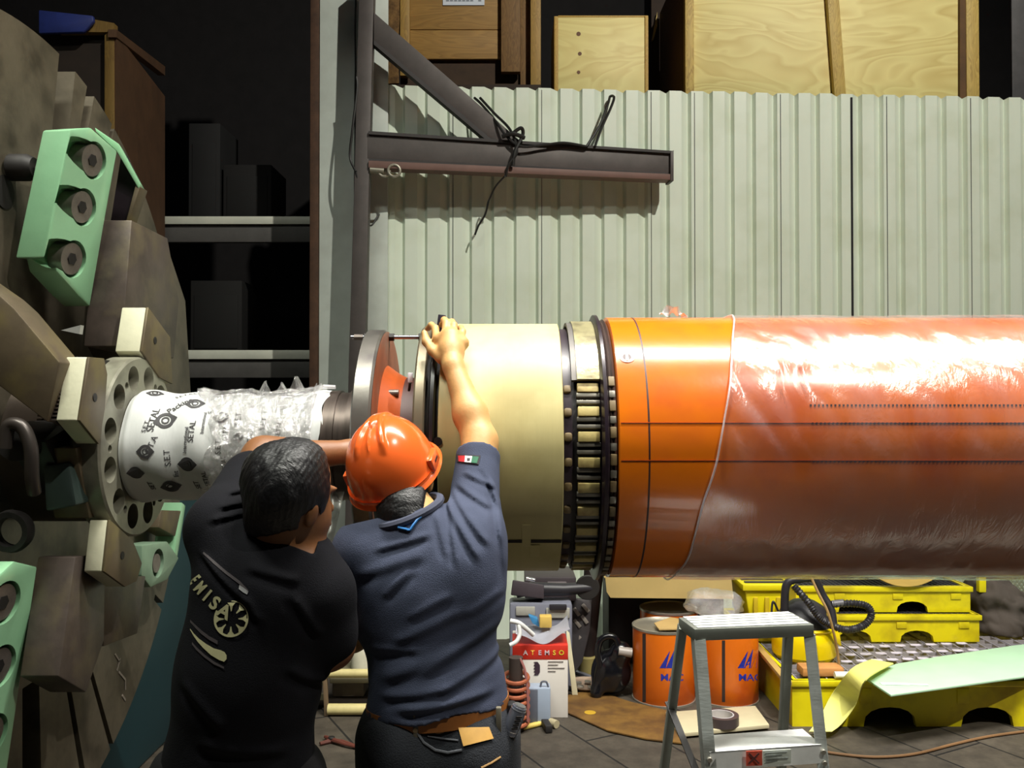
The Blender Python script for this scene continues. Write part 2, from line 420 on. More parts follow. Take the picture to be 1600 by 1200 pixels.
# small plywood crate
C2 = thing('plywood_crate', 'small pale plywood crate with three knots on the deck above the wall', 'crate', (P(942, 100, 6.6).x, 6.8, deckz))
bx(MB(), 872, 1008, 27, 190, 6.5, .02).build('front_panel', wood('plyB', (236, 222, 150), (212, 188, 116), 1.0, (1, 1, 3), .55, 2.5), C2)
bx(MB(), 1008, 1013, 24, 190, 6.49, .5).build('side_panel', W_edge, C2)
bx(MB(), 866, 872, 25, 190, 6.5, .5).build('side_panel', W_edge, C2)
bx(MB(), 872, 1008, 24, 27, 6.5, .5).build('lid', W_edge, C2)
MB().box(P(873, 0, 6.5).x, P(1007, 0, 6.5).x, 6.98, 7.0, deckz, P(0, 28, 6.5).z).build('back_panel', W_edge, C2)
b = MB()
for px, py, r in ((904, 53, .016), (906, 84, .014), (904, 113, .013)):
    c = P(px, py, 6.5); b.disc(-.002, .001, r, (c.x, 6.5, c.z), 'Y', 16, .0003)
tag(b.build('knot', mat('knot', (104, 66, 36), .6), C2), 'dark round wood knots')
# large plywood crate
C3 = thing('plywood_crate', 'large plywood crate with swirling grain and slanted centre batten on the deck', 'crate', (P(1300, 100, 6.5).x, 6.9, deckz))
y3 = 6.5
bx(MB(), 1083, 1504, -70, 190, y3, .02, .001).build('front_panel', W_new, C3)
b = MB(); b.prism([P(1305, 160, y3 - .05), P(1323, 160, y3 - .05), P(1306, -70, y3 - .05), P(1288, -70, y3 - .05)], (0, .05, 0), .002)
b.build('centre_batten', wood('batten', (204, 176, 96), (140, 106, 48), 5, (4, 4, .7), .6, 2), C3)
bx(MB(), 1071, 1084, -70, 190, y3 - .04, .06).build('corner_post', MATS['batten'], C3)
bx(MB(), 1511, 1529, -70, 190, y3 - .04, .06).build('corner_post', MATS['batten'], C3)
b = MB(); b.prism([P(1500, 175, y3 - .03), P(1511, 175, y3 - .03), P(1511, -70, y3 - .03), P(1500, -70, y3 - .03)], (0, .04, 0)); b.build('corner_batten', mat('battendark', (92, 62, 26), .7, var=.3), C3)
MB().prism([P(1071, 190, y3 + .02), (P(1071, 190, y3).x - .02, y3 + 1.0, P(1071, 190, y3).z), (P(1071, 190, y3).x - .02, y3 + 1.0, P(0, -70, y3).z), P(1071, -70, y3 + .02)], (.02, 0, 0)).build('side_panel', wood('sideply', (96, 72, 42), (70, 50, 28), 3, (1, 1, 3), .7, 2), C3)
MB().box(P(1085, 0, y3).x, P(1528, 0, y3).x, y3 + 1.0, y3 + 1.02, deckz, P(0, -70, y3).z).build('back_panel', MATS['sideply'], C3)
# dark steel stanchion at the far right
b = MB(); bx(b, 1582, 1640, -90, 190, 6.6, .02); bx(b, 1600, 1608, -90, 190, 6.62, .15)
tag(b.build('deck_stanchion', mat('stanch', (66, 64, 66), .6, var=.25, vs=12)), 'dark grey steel stanchion at the right end of the deck', 'post')
# nearer dark crate between the plywood ones
C4 = thing('old_crate', 'dark brown crate seen in the gap between the two plywood crates', 'crate', (P(1045, 100, 7.6).x, 7.7, deckz))
bx(MB(), 1018, 1072, -50, 190, 7.55, .4).build('box_body', mat('darkcr', (48, 34, 24), .8, var=.3), C4)
b = MB(); b.prism([P(1019, 62, 7.5), P(1027, 18, 7.5), P(1027, 40, 7.5), P(1021, 62, 7.5)], (0, .04, 0)); tag(b.build('bright_batten', MATS['batten'], C4), 'short pale batten')

# ---------------------------------------------------------------- dark storage bay at the left
M_beam = mat('rackbeam', (196, 198, 184), .5, .1, var=.12, vs=4)
M_beam2 = mat('rackdark', (74, 72, 70), .6, var=.2)
R_ = thing('storage_rack', 'grey steel storage rack beams crossing the dark bay behind the chuck', 'rack', (-2.4, 6.9, 0))
for py0, py1, py2 in ((338, 350, 377), (547, 561, 590)):
    a = P(120, py1, 6.5); c = P(520, py0, 6.5)
    MB().box(-4.2, c.x, 6.5, 6.53, a.z, c.z, .002).build('beam_lip', M_beam, R_)
    MB().box(-4.2, c.x, 6.53, 6.58, P(0, py2, 6.5).z, a.z + .01, .002).build('beam', M_beam2, R_)
for xx in (-4.15, P(520, 0, 6.7).x):
    MB().box(xx - .05, xx + .03, 6.58, 6.68, 0, 5.6, .003).build('upright', M_beam2, R_)
for px0, px1, py0, py1, Y in ((300, 345, 155, 335, 8.2), (350, 372, 175, 335, 8.4), (285, 410, 245, 335, 8.6)):
    pass
# stacked dim cartons on the rack shelves
def carton(px0, px1, py0, py1, Y, label, key, rgb):
    a = P(px0, py1, Y); c = P(px1, py0, Y)
    t = thing('stored_box', label, 'box', ((a.x + c.x) / 2, Y + .2, a.z))
    MB().box(a.x, c.x, Y, Y + .45, a.z, c.z, .006).build('box_body', mat(key, rgb, .8, var=.25), t)
    MB().box(a.x + .03, c.x - .03, Y - .006, Y, a.z + .03, (a.z + c.z) / 2 - .01, .002).build('front_panel', mat(key, rgb), t)
shz = P(0, 338, 6.5).z
struct(MB().box(-4.2, P(545, 0, 7.0).x, 6.6, 7.0, shz - .05, shz - .002).build('trim_4', M_beam2))
shz2 = P(0, 547, 6.5).z
struct(MB().box(-4.2, P(545, 0, 7.0).x, 6.6, 7.0, shz2 - .05, shz2 - .002).build('trim_5', M_beam2))
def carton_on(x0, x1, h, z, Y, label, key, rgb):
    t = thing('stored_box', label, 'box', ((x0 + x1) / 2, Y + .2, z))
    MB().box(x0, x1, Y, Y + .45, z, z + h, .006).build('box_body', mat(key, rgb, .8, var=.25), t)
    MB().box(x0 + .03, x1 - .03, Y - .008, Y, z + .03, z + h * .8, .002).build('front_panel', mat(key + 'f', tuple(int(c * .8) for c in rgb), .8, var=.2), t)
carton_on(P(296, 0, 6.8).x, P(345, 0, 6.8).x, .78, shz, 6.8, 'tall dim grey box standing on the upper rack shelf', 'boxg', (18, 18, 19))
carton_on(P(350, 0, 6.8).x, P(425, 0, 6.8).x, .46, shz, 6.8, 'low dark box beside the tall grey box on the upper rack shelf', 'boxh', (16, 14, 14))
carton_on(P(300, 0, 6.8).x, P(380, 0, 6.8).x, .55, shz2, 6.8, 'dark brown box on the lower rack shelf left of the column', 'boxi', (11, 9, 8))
# big brown crate in the bay
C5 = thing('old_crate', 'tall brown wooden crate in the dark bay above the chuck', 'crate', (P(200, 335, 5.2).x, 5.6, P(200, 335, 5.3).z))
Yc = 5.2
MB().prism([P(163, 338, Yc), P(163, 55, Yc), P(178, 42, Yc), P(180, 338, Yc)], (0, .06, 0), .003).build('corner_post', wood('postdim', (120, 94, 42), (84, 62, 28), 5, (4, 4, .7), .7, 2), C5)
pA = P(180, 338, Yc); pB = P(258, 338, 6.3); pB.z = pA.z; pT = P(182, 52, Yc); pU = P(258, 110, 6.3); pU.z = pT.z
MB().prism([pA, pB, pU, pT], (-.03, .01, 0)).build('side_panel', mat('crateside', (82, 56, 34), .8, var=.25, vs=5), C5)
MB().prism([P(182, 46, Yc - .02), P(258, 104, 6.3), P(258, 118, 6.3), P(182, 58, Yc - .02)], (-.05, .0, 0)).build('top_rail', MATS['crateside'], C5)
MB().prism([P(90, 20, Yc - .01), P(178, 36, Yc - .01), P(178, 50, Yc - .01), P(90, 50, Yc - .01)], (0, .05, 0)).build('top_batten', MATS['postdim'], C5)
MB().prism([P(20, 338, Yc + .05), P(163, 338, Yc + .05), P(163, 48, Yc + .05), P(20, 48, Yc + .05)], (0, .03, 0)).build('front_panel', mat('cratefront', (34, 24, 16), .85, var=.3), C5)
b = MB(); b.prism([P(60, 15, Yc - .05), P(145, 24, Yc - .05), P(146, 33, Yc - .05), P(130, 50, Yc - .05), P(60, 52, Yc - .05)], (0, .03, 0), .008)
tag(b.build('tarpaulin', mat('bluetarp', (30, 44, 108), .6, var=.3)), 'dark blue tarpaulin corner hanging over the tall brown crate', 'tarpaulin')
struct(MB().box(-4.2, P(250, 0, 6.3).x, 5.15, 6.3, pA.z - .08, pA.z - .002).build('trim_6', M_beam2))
# ================================================================ THE MACHINE
AY, AZ = 2.75, 1.495
AXO = Vector((0, AY, AZ))
def cut(o, builders):
    """subtract closed meshes from o and keep the result as plain mesh"""
    bpy.context.view_layer.update()
    tmp = MB()
    for f in builders: f(tmp)
    off = base_of(o.parent) if o.parent else Vector((0, 0, 0))
    bmesh.ops.translate(tmp.bm, verts=tmp.bm.verts, vec=-off)
    me = bpy.data.meshes.new('c'); tmp.bm.to_mesh(me); tmp.bm.free()
    c = bpy.data.objects.new('c', me); COL.objects.link(c); c.location = off
    md = o.modifiers.new('b', 'BOOLEAN'); md.object = c; md.operation = 'DIFFERENCE'; md.solver = 'EXACT'
    bpy.context.view_layer.update()
    dg = bpy.context.evaluated_depsgraph_get()
    new = bpy.data.meshes.new_from_object(o.evaluated_get(dg)); o.modifiers.clear()
    old = o.data; nm = old.name; o.data = new; bpy.data.meshes.remove(old); new.name = nm
    bpy.data.objects.remove(c); bpy.data.meshes.remove(me)
    bm = bmesh.new(); bm.from_mesh(new)
    for f in bm.faces: f.smooth = True
    for e in bm.edges:
        e.smooth = not (len(e.link_faces) != 2 or e.calc_face_angle(0) > math.radians(35))
    bm.to_mesh(new); bm.free()
    return o
def cyl_dir(b, a, c, r, seg=28): b.tube([a, c], r, seg)

M_plate = mat('platesteel', (98, 90, 76), .42, .3, var=.38, vs=4, bump=.3, bs=16, dirt=(66, 60, 50), ds=7)
M_jaw = mat('jawsteel', (82, 72, 66), .45, .3, var=.35, vs=7, bump=.3, bs=18, dirt=(100, 90, 72), ds=9)
M_jawb = mat('jawsteelb', (96, 84, 66), .5, .3, var=.25, vs=6, bump=.12, bs=25, dirt=(112, 100, 66), ds=9)
M_mint = mat('mintpaint', (144, 194, 152), .24, var=.07, vs=5, bump=.3, bs=14)
M_mint.node_tree.nodes['Principled BSDF'].inputs['Coat Weight'].default_value = .4
M_pad = mat('padcream', (206, 204, 176), .6, var=.1, vs=8, bump=.2, bs=40)
M_dark = mat('darkiron', (34, 31, 30), .6, .2, var=.3)
M_bolt = mat('boltsteel', (124, 114, 108), .38, .6, var=.25, vs=20)
M_hub = mat('hubsteel', (138, 136, 120), .42, .35, var=.14, vs=5, bump=.12, bs=30, dirt=(96, 92, 80), ds=8)

CHK = thing('lathe_chuck', 'huge four-jaw lathe faceplate with mint green jaw boxes at the left', 'lathe chuck', (-1.5, AY, AZ))
FX = -1.5; FR = 1.3
def slot_poly():
    sl = [(80, .055, .74), (72.5, .028, .98), (64, .012, 1.12), (35, .022, 1.2), (25, .022, 1.2), (-63, .014, .8), (-72.5, .017, .72), (-88, .06, .74), (-8, .02, 1.15), (-35, .015, 1.2), (108, .05, .7), (122, .02, .9), (145, .05, .7), (182, .05, .7), (212, .05, .7), (235, .05, .7), (255, .03, .8)]
    sl = sorted([(a % 360, w_, r) for a, w_, r in sl]); pts = []
    a = 0.0; i = 0
    while a < 360:
        while i < len(sl) and sl[i][0] <= a:
            ang, hw, r0 = sl[i]; t = math.radians(ang); d = Vector((0, math.cos(t), math.sin(t))); n = Vector((0, -math.sin(t), math.cos(t)))
            ro = math.sqrt(FR * FR - hw * hw)
            pts += [d * ro - n * hw, d * r0 - n * hw * .8, d * r0 + n * hw * .8, d * ro + n * hw]; i += 1
            a = ang + math.degrees(hw / FR) + .5
        t = math.radians(a)
        if i >= len(sl) or a < sl[i][0] - math.degrees(sl[i][1] / FR) - .3: pts.append(Vector((0, math.cos(t) * FR, math.sin(t) * FR)))
        a += 2
    return [Vector((FX, AY, AZ)) + p for p in pts]
MB().prism(slot_poly(), (-.09, 0, 0)).build('face_plate', M_plate, CHK)
MB().disc(-.12, -.092, 1.22, (FX, AY, AZ)).build('back_plate', mat('backpl', (30, 27, 26), .7, var=.2), CHK)
# pads, pad plates
def padset(px_poly, X, pad_t, hole):
    f = [PX(px, py, X) for px, py in px_poly]
    j = MB().prism(f, (-.008, 0, 0), .0015).build('pad_plate', M_jawb, CHK)
    f2 = [p + Vector((-.008, 0, 0)) for p in f]
    tag(MB().prism(f2, (-pad_t, 0, 0), .004).build('jaw_pad', M_pad, CHK), 'cream coloured pad gripping the hub')
    c = PX(*hole, X); b = MB(); b.disc(0, .002, .012, c, 'X', 16, .0005); b.build('pad_screw', M_dark, CHK)
padset([(232, 480), (266, 527), (270, 600), (250, 590), (222, 549)], -1.145, .076, (242, 532))
padset([(140, 558), (163, 560), (168, 585), (164, 640), (155, 694), (125, 657)], -1.145, .056, (148, 621))
padset([(172, 812), (208, 845), (222, 880), (214, 908), (196, 917), (163, 893)], -1.145, .05, (191, 868))
# serrated block beside the near pad
b = MB(); a0 = PX(102, 560, -1.21); a1 = PX(88, 655, -1.21)
for k in range(17):
    p = a0.lerp(a1, k / 16)
    for c in range(3):
        q = p + Vector((-.018 * c, 0, 0)); b.box(q.x - .014, q.x, q.y - .004, q.y + .09, q.z - .0035, q.z + .0015)
b.build('serrated_block', M_jaw, CHK)
MB().prism([PX(100, 557, -1.255), PX(160, 565, -1.255), PX(155, 690, -1.255), PX(110, 680, -1.255), PX(86, 657, -1.255)], (.048, 0, 0)).build('serrated_core', M_dark, CHK)
# jaw bodies
MB().prism([PX(206, 344, -1.232), PX(262, 372, -1.232), PX(280, 470, -1.232), PX(272, 560, -1.232), PX(190, 541, -1.232)], (-.12, 0, 0), .004).build('jaw_body', M_jaw, CHK)
MB().prism([PX(262, 385, -1.35), PX(290, 470, -1.35), PX(300, 640, -1.35), PX(270, 700, -1.35), PX(190, 541, -1.35), PX(206, 344, -1.35)], (-.12, 0, 0), .004).build('jaw_slide', M_plate, CHK)
MB().prism([PX(133, 868, -1.215), PX(165, 870, -1.215), PX(163, 1000, -1.215), PX(135, 1082, -1.215), PX(92, 1057, -1.215), PX(118, 870, -1.215)], (-.105, 0, 0), .004).build('jaw_body', M_jaw, CHK)
MB().prism([PX(152, 905, -1.26), PX(228, 900, -1.26), PX(215, 990, -1.26), PX(163, 1010, -1.26)], (-.12, 0, 0), .004).build('jaw_slide', M_jaw, CHK)
MB().prism([P(-60, 420, 2.34), P(0, 462, 2.34), P(22, 482, 2.34), P(93, 566, 2.34), P(74, 660, 2.34), P(0, 604, 2.34), P(-60, 560, 2.34)], (0, .12, 0), .004).build('jaw_body', M_jawb, CHK)
MB().prism([PX(150, 640, -1.26), PX(165, 700, -1.26), PX(162, 790, -1.26), PX(110, 770, -1.26), PX(70, 690, -1.26)], (-.1, 0, 0), .004).build('jaw_slide', M_dark, CHK)
MB().prism([PX(172, 690, -1.2), PX(166, 805, -1.2), PX(140, 810, -1.2), PX(118, 700, -1.2)], (-.1, 0, 0), .004).build('jaw_slide', M_jawb, CHK)
MB().prism([P(66, 728, 2.44), P(108, 722, 2.44), P(120, 790, 2.44), P(70, 800, 2.44)], (0, .12, 0), .01).build('jaw_nut', mat('tealgrey', (52, 66, 62), .5, var=.2), CHK)
# clamp screw at the lower left
b = MB(); c = P(25, 690, 2.36); b.tube([c, c + Vector((-.02, .0, .0)) + Vector((0, .2, 0))], .052, 20); b.build('clamp_screw', M_dark, CHK)
b = MB(); b.tube(spline([P(8, 700, 2.33), P(14, 665, 2.33), P(35, 668, 2.33), P(48, 700, 2.33), P(50, 745, 2.34), P(54, 772, 2.36)]), [.018] * 40 + [.014], 10); b.build('clamp_handle', mat('handlest', (66, 60, 56), .35, .5), CHK)
c = P(18, 830, 2.45); b = MB(); b.lathe([(-.02, .055), (.0, .06), (.02, .055), (.02, .04), (-.02, .04)], c, 'Y', 24); b.build('clamp_ring', M_dark, CHK)
# steel sliver lit inside the box
MB().prism([P(95, 516, 2.62), P(126, 508, 2.62), P(124, 522, 2.62)], (0, .02, 0)).build('guide_tip', mat('brightsteel', (180, 180, 176), .4, .3), CHK)

def jaw_box(pts, ext, bolts, label, r=.058, Xd=None):
    f = [P(*p) for p in pts]
    n = Vector((0, 0, 0))
    for i in range(len(f)): n += f[i].cross(f[(i + 1) % len(f)])
    n.normalize()
    if n.x < 0: n = -n
    c0 = sum(f, Vector()) / len(f)
    f = [p - n * (p - c0).dot(n) for p in f]      # flatten
    o = MB().prism(f, ext, .006).build('jaw_box', M_mint, CHK)
    tag(o, label)
    bs = []
    for px, py in bolts:
        d = (P(px, py, 1) - Vector((0, 0, CH))); q = Vector((0, 0, CH)) + d * ((c0 - Vector((0, 0, CH))).dot(n) / d.dot(n)); bs.append(q)
    sc = Vector((-.55, -.8, .12)).normalized()
    cut(o, [lambda b, q=q: (b.tube([q - n * .055, q + n * .04], r, 30)) for q in bs])
    cut(o, [lambda b, q=q: (b.tube([q - n * .0 - n.cross(Vector((0, 0, 1))).normalized() * -.0, q + Vector((-.055, -.10, .02))], r * .85, 24)) for q in bs])
    for q in bs:
        b = MB(); b.tube([q - n * .054, q - n * .006], r * .84, 24); bo = b.build('cap_bolt', M_bolt, o)
        b = MB(); u = n.cross(Vector((0, 0, 1))).normalized(); v = n.cross(u)
        hexp = [q - n * .0055 + (u * math.cos(k * PI / 3) + v * math.sin(k * PI / 3)) * r * .34 for k in range(6)]
        b.prism(hexp, n * .002); b.build('bolt_socket', M_dark, o)
    return o, n, c0
jb, n1, c1 = jaw_box([(104, 201, 2.60), (148, 200, 2.68), (184, 236, 2.82), (158, 352, 2.82), (139, 479, 2.82), (120, 462, 2.76), (97, 425, 2.64), (90, 405, 2.62), (66, 402, 2.58)], (-.09, .012, 0), [(147, 251), (131, 324), (115, 405)], 'mint green jaw box with three sunken bolts')
# chamfer strip and slot on the far side of the box
MB().prism([P(148, 199, 2.84), P(186, 225, 2.86), P(220, 288, 2.9), P(217, 296, 2.9), P(182, 236, 2.86), P(150, 206, 2.84)], (-.02, .08, 0), .002).build('box_rim', M_mint, CHK)
MB().prism([P(190, 238, 2.92), P(215, 292, 2.92), P(196, 352, 2.92), P(172, 352, 2.92)], (0, .05, 0)).build('box_recess', mat('recessd', (26, 16, 24), .4, .2), CHK)
MB().prism([P(212, 288, 2.9), P(219, 292, 2.9), P(199, 352, 2.9), P(195, 352, 2.9)], (0, .06, 0), .002).build('box_slide', M_jawb, CHK)
jb2, _, _ = jaw_box([(30, 878, 2.34), (62, 886, 2.44), (44, 990, 2.44), (9, 1200, 2.44), (-6, 1290, 2.44), (-90, 1290, 2.2), (-60, 940, 2.2)], (-.12, .0, 0), [(8, 942), (1, 1042), (-12, 1150)], 'mint green jaw box cut off by the left edge')
# far jaw box, a darker and greyer green than the other two
f = [PX(px, py, -1.36) for px, py in ((222, 852), (262, 846), (280, 872), (262, 906), (236, 918), (222, 900))]
o = MB().prism(f, (-.1, 0, 0), .006).build('jaw_box', mat('mintgrey', (120, 146, 122), .4, var=.15), CHK); tag(o, 'greyer green far jaw box half hidden behind the hub')
q = PX(247, 880, -1.36); cut(o, [lambda b: b.tube([q - Vector((.05, 0, 0)), q + Vector((.05, 0, 0))], .055, 28)])
MB().tube([q - Vector((.05, 0, 0)), q - Vector((.005, 0, 0))], .036, 20).build('cap_bolt', M_bolt, o)
MB().prism([PX(284, 785, -1.39), PX(290, 790, -1.39), PX(277, 873, -1.39), PX(272, 870, -1.39)], (-.09, 0, 0), .002).build('box_rim', M_mint, CHK)
MB().prism([PX(252, 797, -1.39), PX(283, 798, -1.39), PX(274, 838, -1.39), PX(248, 824, -1.39)], (-.08, 0, 0), .003).build('jaw_slide', M_jawb, CHK)
# knob on the faceplate
b = MB(); c = PX(44, 262, -1.44); b.tube([c + Vector((-.05, 0, 0)), c, c + Vector((.02, -.0, 0))], [.04, .04, .03], 16); b.build('face_bolt', M_dark, CHK)
b = MB(); c = PX(60, 265, -1.42); b.tube([c + Vector((-.03, 0, .0)), c + Vector((.02, 0, 0))], .02, 6); b.build('face_bolt', M_bolt, CHK)
b = MB(); q = PX(6, 300, -1.5); b.lathe([(-.0, .0001), (.004, .05), (.004, .0002)], q, 'X', 24); b.build('face_hole', M_dark, CHK)
# chalk marks on the lower sector
b = MB()
for (x0, y0, x1, y1) in ((180, 1022, 188, 1035), (188, 1028, 183, 1048), (186, 1050, 196, 1062), (196, 1062, 196, 1078), (191, 1086, 196, 1094), (118, 1003, 115, 1045), (124, 1008, 120, 1030)):
    b.bar(PX(x0, y0, -1.4985), PX(x1, y1, -1.4985), .008, .002, (1, 0, 0))
tag(b.build('chalk_marks', mat('chalk', (150, 140, 128), .9, var=.2), CHK, smooth=0), 'chalk scribbles')

# headstock / bed
M_teal = mat('tealpaint', (22, 58, 66), .5, var=.12, vs=2)
HS = thing('lathe_headstock', 'dark teal painted lathe headstock housing behind the faceplate', 'lathe', (-2.2, 4.1, 0))
MB().box(-3.2, -1.645, 3.3, 5.05, 0, 1.2, .02).build('housing', M_teal, HS)
MB().box(-3.2, -1.7, 2.1, 3.3, 0, .9, .02).build('bed', M_teal, HS)
MB().lathe([(-2.6, .6), (-1.63, .6), (-1.63, .2), (-2.6, .2)], AXO, 'X', 40).build('spindle_nose', M_dark, HS)
MB().box(-2.7, -2.3, 2.3, 3.2, .9, 2.0, .03).build('spindle_case', M_teal, HS)

# ================================================================ THE ROTOR
RT = thing('machine_rotor', 'long heavy rotor with orange drum held in the lathe chuck', 'rotor', (.3, AY, AZ))
M_or = mat('orangepaint', (212, 108, 14), .22, var=.08, vs=3, bump=.25, bs=9, dirt=(186, 84, 30), ds=3)
M_or.node_tree.nodes['Principled BSDF'].inputs['Coat Weight'].default_value = .3
M_fl = mat('flangesteel', (122, 118, 112), .36, .7, var=.16, vs=4, bump=.1, bs=30, dirt=(80, 76, 76), ds=7)
M_oxide = mat('oxide', (70, 26, 18), .5, var=.3)
def lring(name, prof, m, label=None, seg=128):
    o = MB().lathe(prof, AXO, 'X', seg).build(name, m, RT)
    if label: tag(o, label)
    return o
hub = lring('hub_flange', [(-1.24, .262), (-1.225, .276), (-1.156, .276), (-1.15, .27), (-1.15, .06), (-1.24, .06)], M_hub, 'round steel hub flange with a ring of bolt holes')
def hub_cut(b):
    for k in range(12):
        a = math.radians(15 + 30 * k); c = AXO + Vector((0, math.cos(a) * .216, math.sin(a) * .216))
        b.tube([c + Vector((-1.235, 0, 0)), c + Vector((-1.1, 0, 0))], .038, 24)
    for k in (0, 2, 4, 6, 8, 10):
        a = math.radians(30 * k - 1); c = AXO + Vector((0, math.cos(a) * .212, math.sin(a) * .212))
        b.tube([c + Vector((-1.22, 0, 0)), c + Vector((-1.1, 0, 0))], .012, 12)
cut(hub, [hub_cut])
for k in range(12):
    a = math.radians(15 + 30 * k); c = AXO + Vector((0, math.cos(a) * .216, math.sin(a) * .216))
    MB().disc(-1.236, -1.2345, .037, c, 'X', 20, .0004).build('bolt_hole', M_dark, RT)
lring('hub_neck', [(-1.46, .23), (-1.24, .23), (-1.24, .1), (-1.46, .1)], mat('neckst', (72, 62, 52), .5, .3, var=.2))
lring('shaft', [(-1.24, .15), (-.44, .15), (-.44, .05), (-1.24, .05)], mat('shaftst', (80, 70, 64), .4, .6, var=.3, stretch=(8, 1, 1)))
lring('shaft_collar', [(-.56, .16), (-.56, .172), (-.525, .172), (-.525, .166), (-.49, .166), (-.49, .176), (-.452, .176), (-.452, .16)], MATS['shaftst'])
f1 = lring('coupling_flange', [(-.44, .352), (-.435, .36), (-.392, .36), (-.385, .354), (-.385, .1), (-.44, .1)], M_fl, 'thick steel coupling flange with rusty orange face')
lring('flange_face', [(-.3848, .352), (-.3835, .354), (-.381, .345), (-.384, .22), (-.3848, .22)], mat('orangeface', (132, 74, 48), .5, var=.3, vs=9, dirt=(120, 92, 76), ds=6), 'rusty orange painted face of the coupling flange')
lring('flange_neck', [(-.384, .25), (-.35, .225), (-.31, .205), (-.27, .2), (-.27, .1), (-.384, .1)], mat('orangeneck', (170, 74, 22), .35, var=.2), 'orange painted neck between the flanges')
lring('inner_drum', [(-.345, .2), (-.33, .212), (-.27, .212), (-.27, .12), (-.345, .12)], M_oxide)
f2 = lring('end_flange', [(-.27, .366), (-.265, .37), (-.242, .37), (-.238, .366), (-.238, .1), (-.27, .1)], mat('flangewarm', (126, 116, 96), .38, .55, var=.18, vs=4, dirt=(86, 74, 66), ds=6))
lring('gap_ring', [(-.238, .345), (-.2, .345), (-.2, .1), (-.238, .1)], M_dark)
lring('seal_ring', [(-.228, .36), (-.224, .372), (-.214, .372), (-.21, .36)], mat('sealblk', (26, 22, 26), .35, var=.1))
M_brass = mat('sleevecard', (194, 182, 128), .5, var=.06, vs=2, bump=.08, bs=10, stretch=(9, 1, 1), dirt=(176, 162, 108), ds=5)
lring('cardboard_sleeve', [(-.2, .374), (-.198, .378), (.137, .378), (.139, .374), (.139, .2), (-.2, .2)], M_brass, 'pale beige card sleeve wrapped round the rotor', 160)
# lower overlap of the sleeve
def arc_strip(x0, x1, r, e0, e1, t, n=40):
    """curved strip; e = elevation of the surface point seen from the camera side (deg, 0 = facing camera)"""
    b = MB(); b.grid(lambda u, v: AXO + Vector((x0 + (x1 - x0) * v, -r * math.cos(math.radians(e0 + (e1 - e0) * u)), r * math.sin(math.radians(e0 + (e1 - e0) * u)))), n, 1)
    bmesh.ops.recalc_face_normals(b.bm, faces=b.bm.faces); b.solid(t); return b
arc_strip(-.2, .137, .3795, -41.5, -39.8, .001, 4).build('sleeve_joint', mat('jointdark', (28, 20, 14), .7), RT)
M_tape = mat('maskingtape', (196, 184, 130), .4, var=.04)
tag(arc_strip(.028, .052, .38, -44, -31, .0008, 8).build('tape_strip', M_tape, RT), 'short tape across the sleeve joint')
tag(arc_strip(.052, .078, .3802, -52, -43, .0008, 8).build('tape_strip', M_tape, RT), 'short tape below the sleeve joint')
# slip ring section
M_black = mat('lacquer', (44, 34, 42), .38, var=.2)
lring('black_band', [(.139, .362), (.163, .362), (.163, .2), (.139, .2)], M_black)
lring('inner_ring', [(.163, .356), (.28, .356), (.28, .2), (.163, .2)], mat('innerblk', (30, 26, 26), .5, var=.2))
M_sp = mat('strapplate', (168, 160, 122), .3, .45, var=.2, vs=9, bump=.3, bs=60, dirt=(112, 104, 82), ds=16)
arc_strip(.178, .240, .374, 31.5, 200, -.012, 60).build('strap_plate', M_sp, RT)
arc_strip(.163, .178, .371, 31.5, 200, -.01, 60).build('strap_edge', mat('strapedge', (92, 88, 84), .5, .3, var=.2), RT)
lring('thick_ring', [(.241, .39), (.247, .405), (.256, .405), (.260, .395), (.260, .3), (.241, .3)], mat('ringblk', (40, 30, 38), .3, .2, var=.15))
lring('grooved_ring', [(.260, .385), (.265, .39), (.270, .385), (.275, .392), (.2815, .385), (.2815, .3), (.260, .3)], mat('ringgr', (72, 58, 54), .4, .3, var=.3))
M_blk = mat('woodblk', (190, 172, 110), .55, var=.2, vs=20, dirt=(120, 96, 54), ds=20)
M_blk2 = mat('barsteel', (118, 114, 104), .4, .4, var=.25, vs=15)
M_blkg = mat('grimeblk', (110, 92, 60), .6, var=.35, vs=18)
def ablock(name, x0, x1, r0, r1, e, de, m, bev=.002):
    M = Matrix.Translation(AXO) @ Matrix.Rotation(math.radians(-e), 4, 'X')
    h = math.radians(de) * r1 / 2
    return MB().box(x0, x1, -r1, -r0, -h, h, bev, M).build(name, m, RT)
for k in range(17):
    e = 28.5 - 10.7 * k
    ablock('spacer_block', .178, .236, .35, .376, e, 4.1, M_blk)
    ablock('coil_bar', .175, .239, .35, .372, e - 3.2, 1.9, M_blk2)
    ablock('coil_bar', .175, .239, .35, .372, e + 3.3 - 10.7 + 1.0, 1.7, M_blk2)
    ablock('end_knob', .141, .162, .35, .371, e, 3.6, M_blkg, .006)
    ablock('outer_block', .262, .279, .38, .3935, e + 1.5, 4.4, M_blkg)
    ablock('outer_block', .262, .279, .38, .392, e - 4.2, 3.0, M_blk2)
# orange drum
lring('orange_drum', [(.284, .39), (.287, .397), (3.6, .397), (3.6, .25), (.284, .25)], M_or, 'long orange painted drum of the rotor', 192)
M_seam = mat('seamdark', (52, 20, 12), .5, var=.2)
MB().lathe([(.3625, .3972), (.365, .3976), (.3675, .3972), (.365, .39)], AXO, 'X', 160).build('drum_seam', M_seam, RT)
M_ordk = mat('wedge', (196, 82, 30), .25, var=.15)
for e, dk in ((12.3, 1), (-2.2, 1)):
    arc_strip(.29, 3.5, .3978, e - .12, e + .12, .0008, 2).build('slot_wedge', M_ordk, RT)
    if dk: arc_strip(.29, 3.5, .3976, e - .42, e - .14, .0006, 2).build('slot_gap', M_seam, RT)
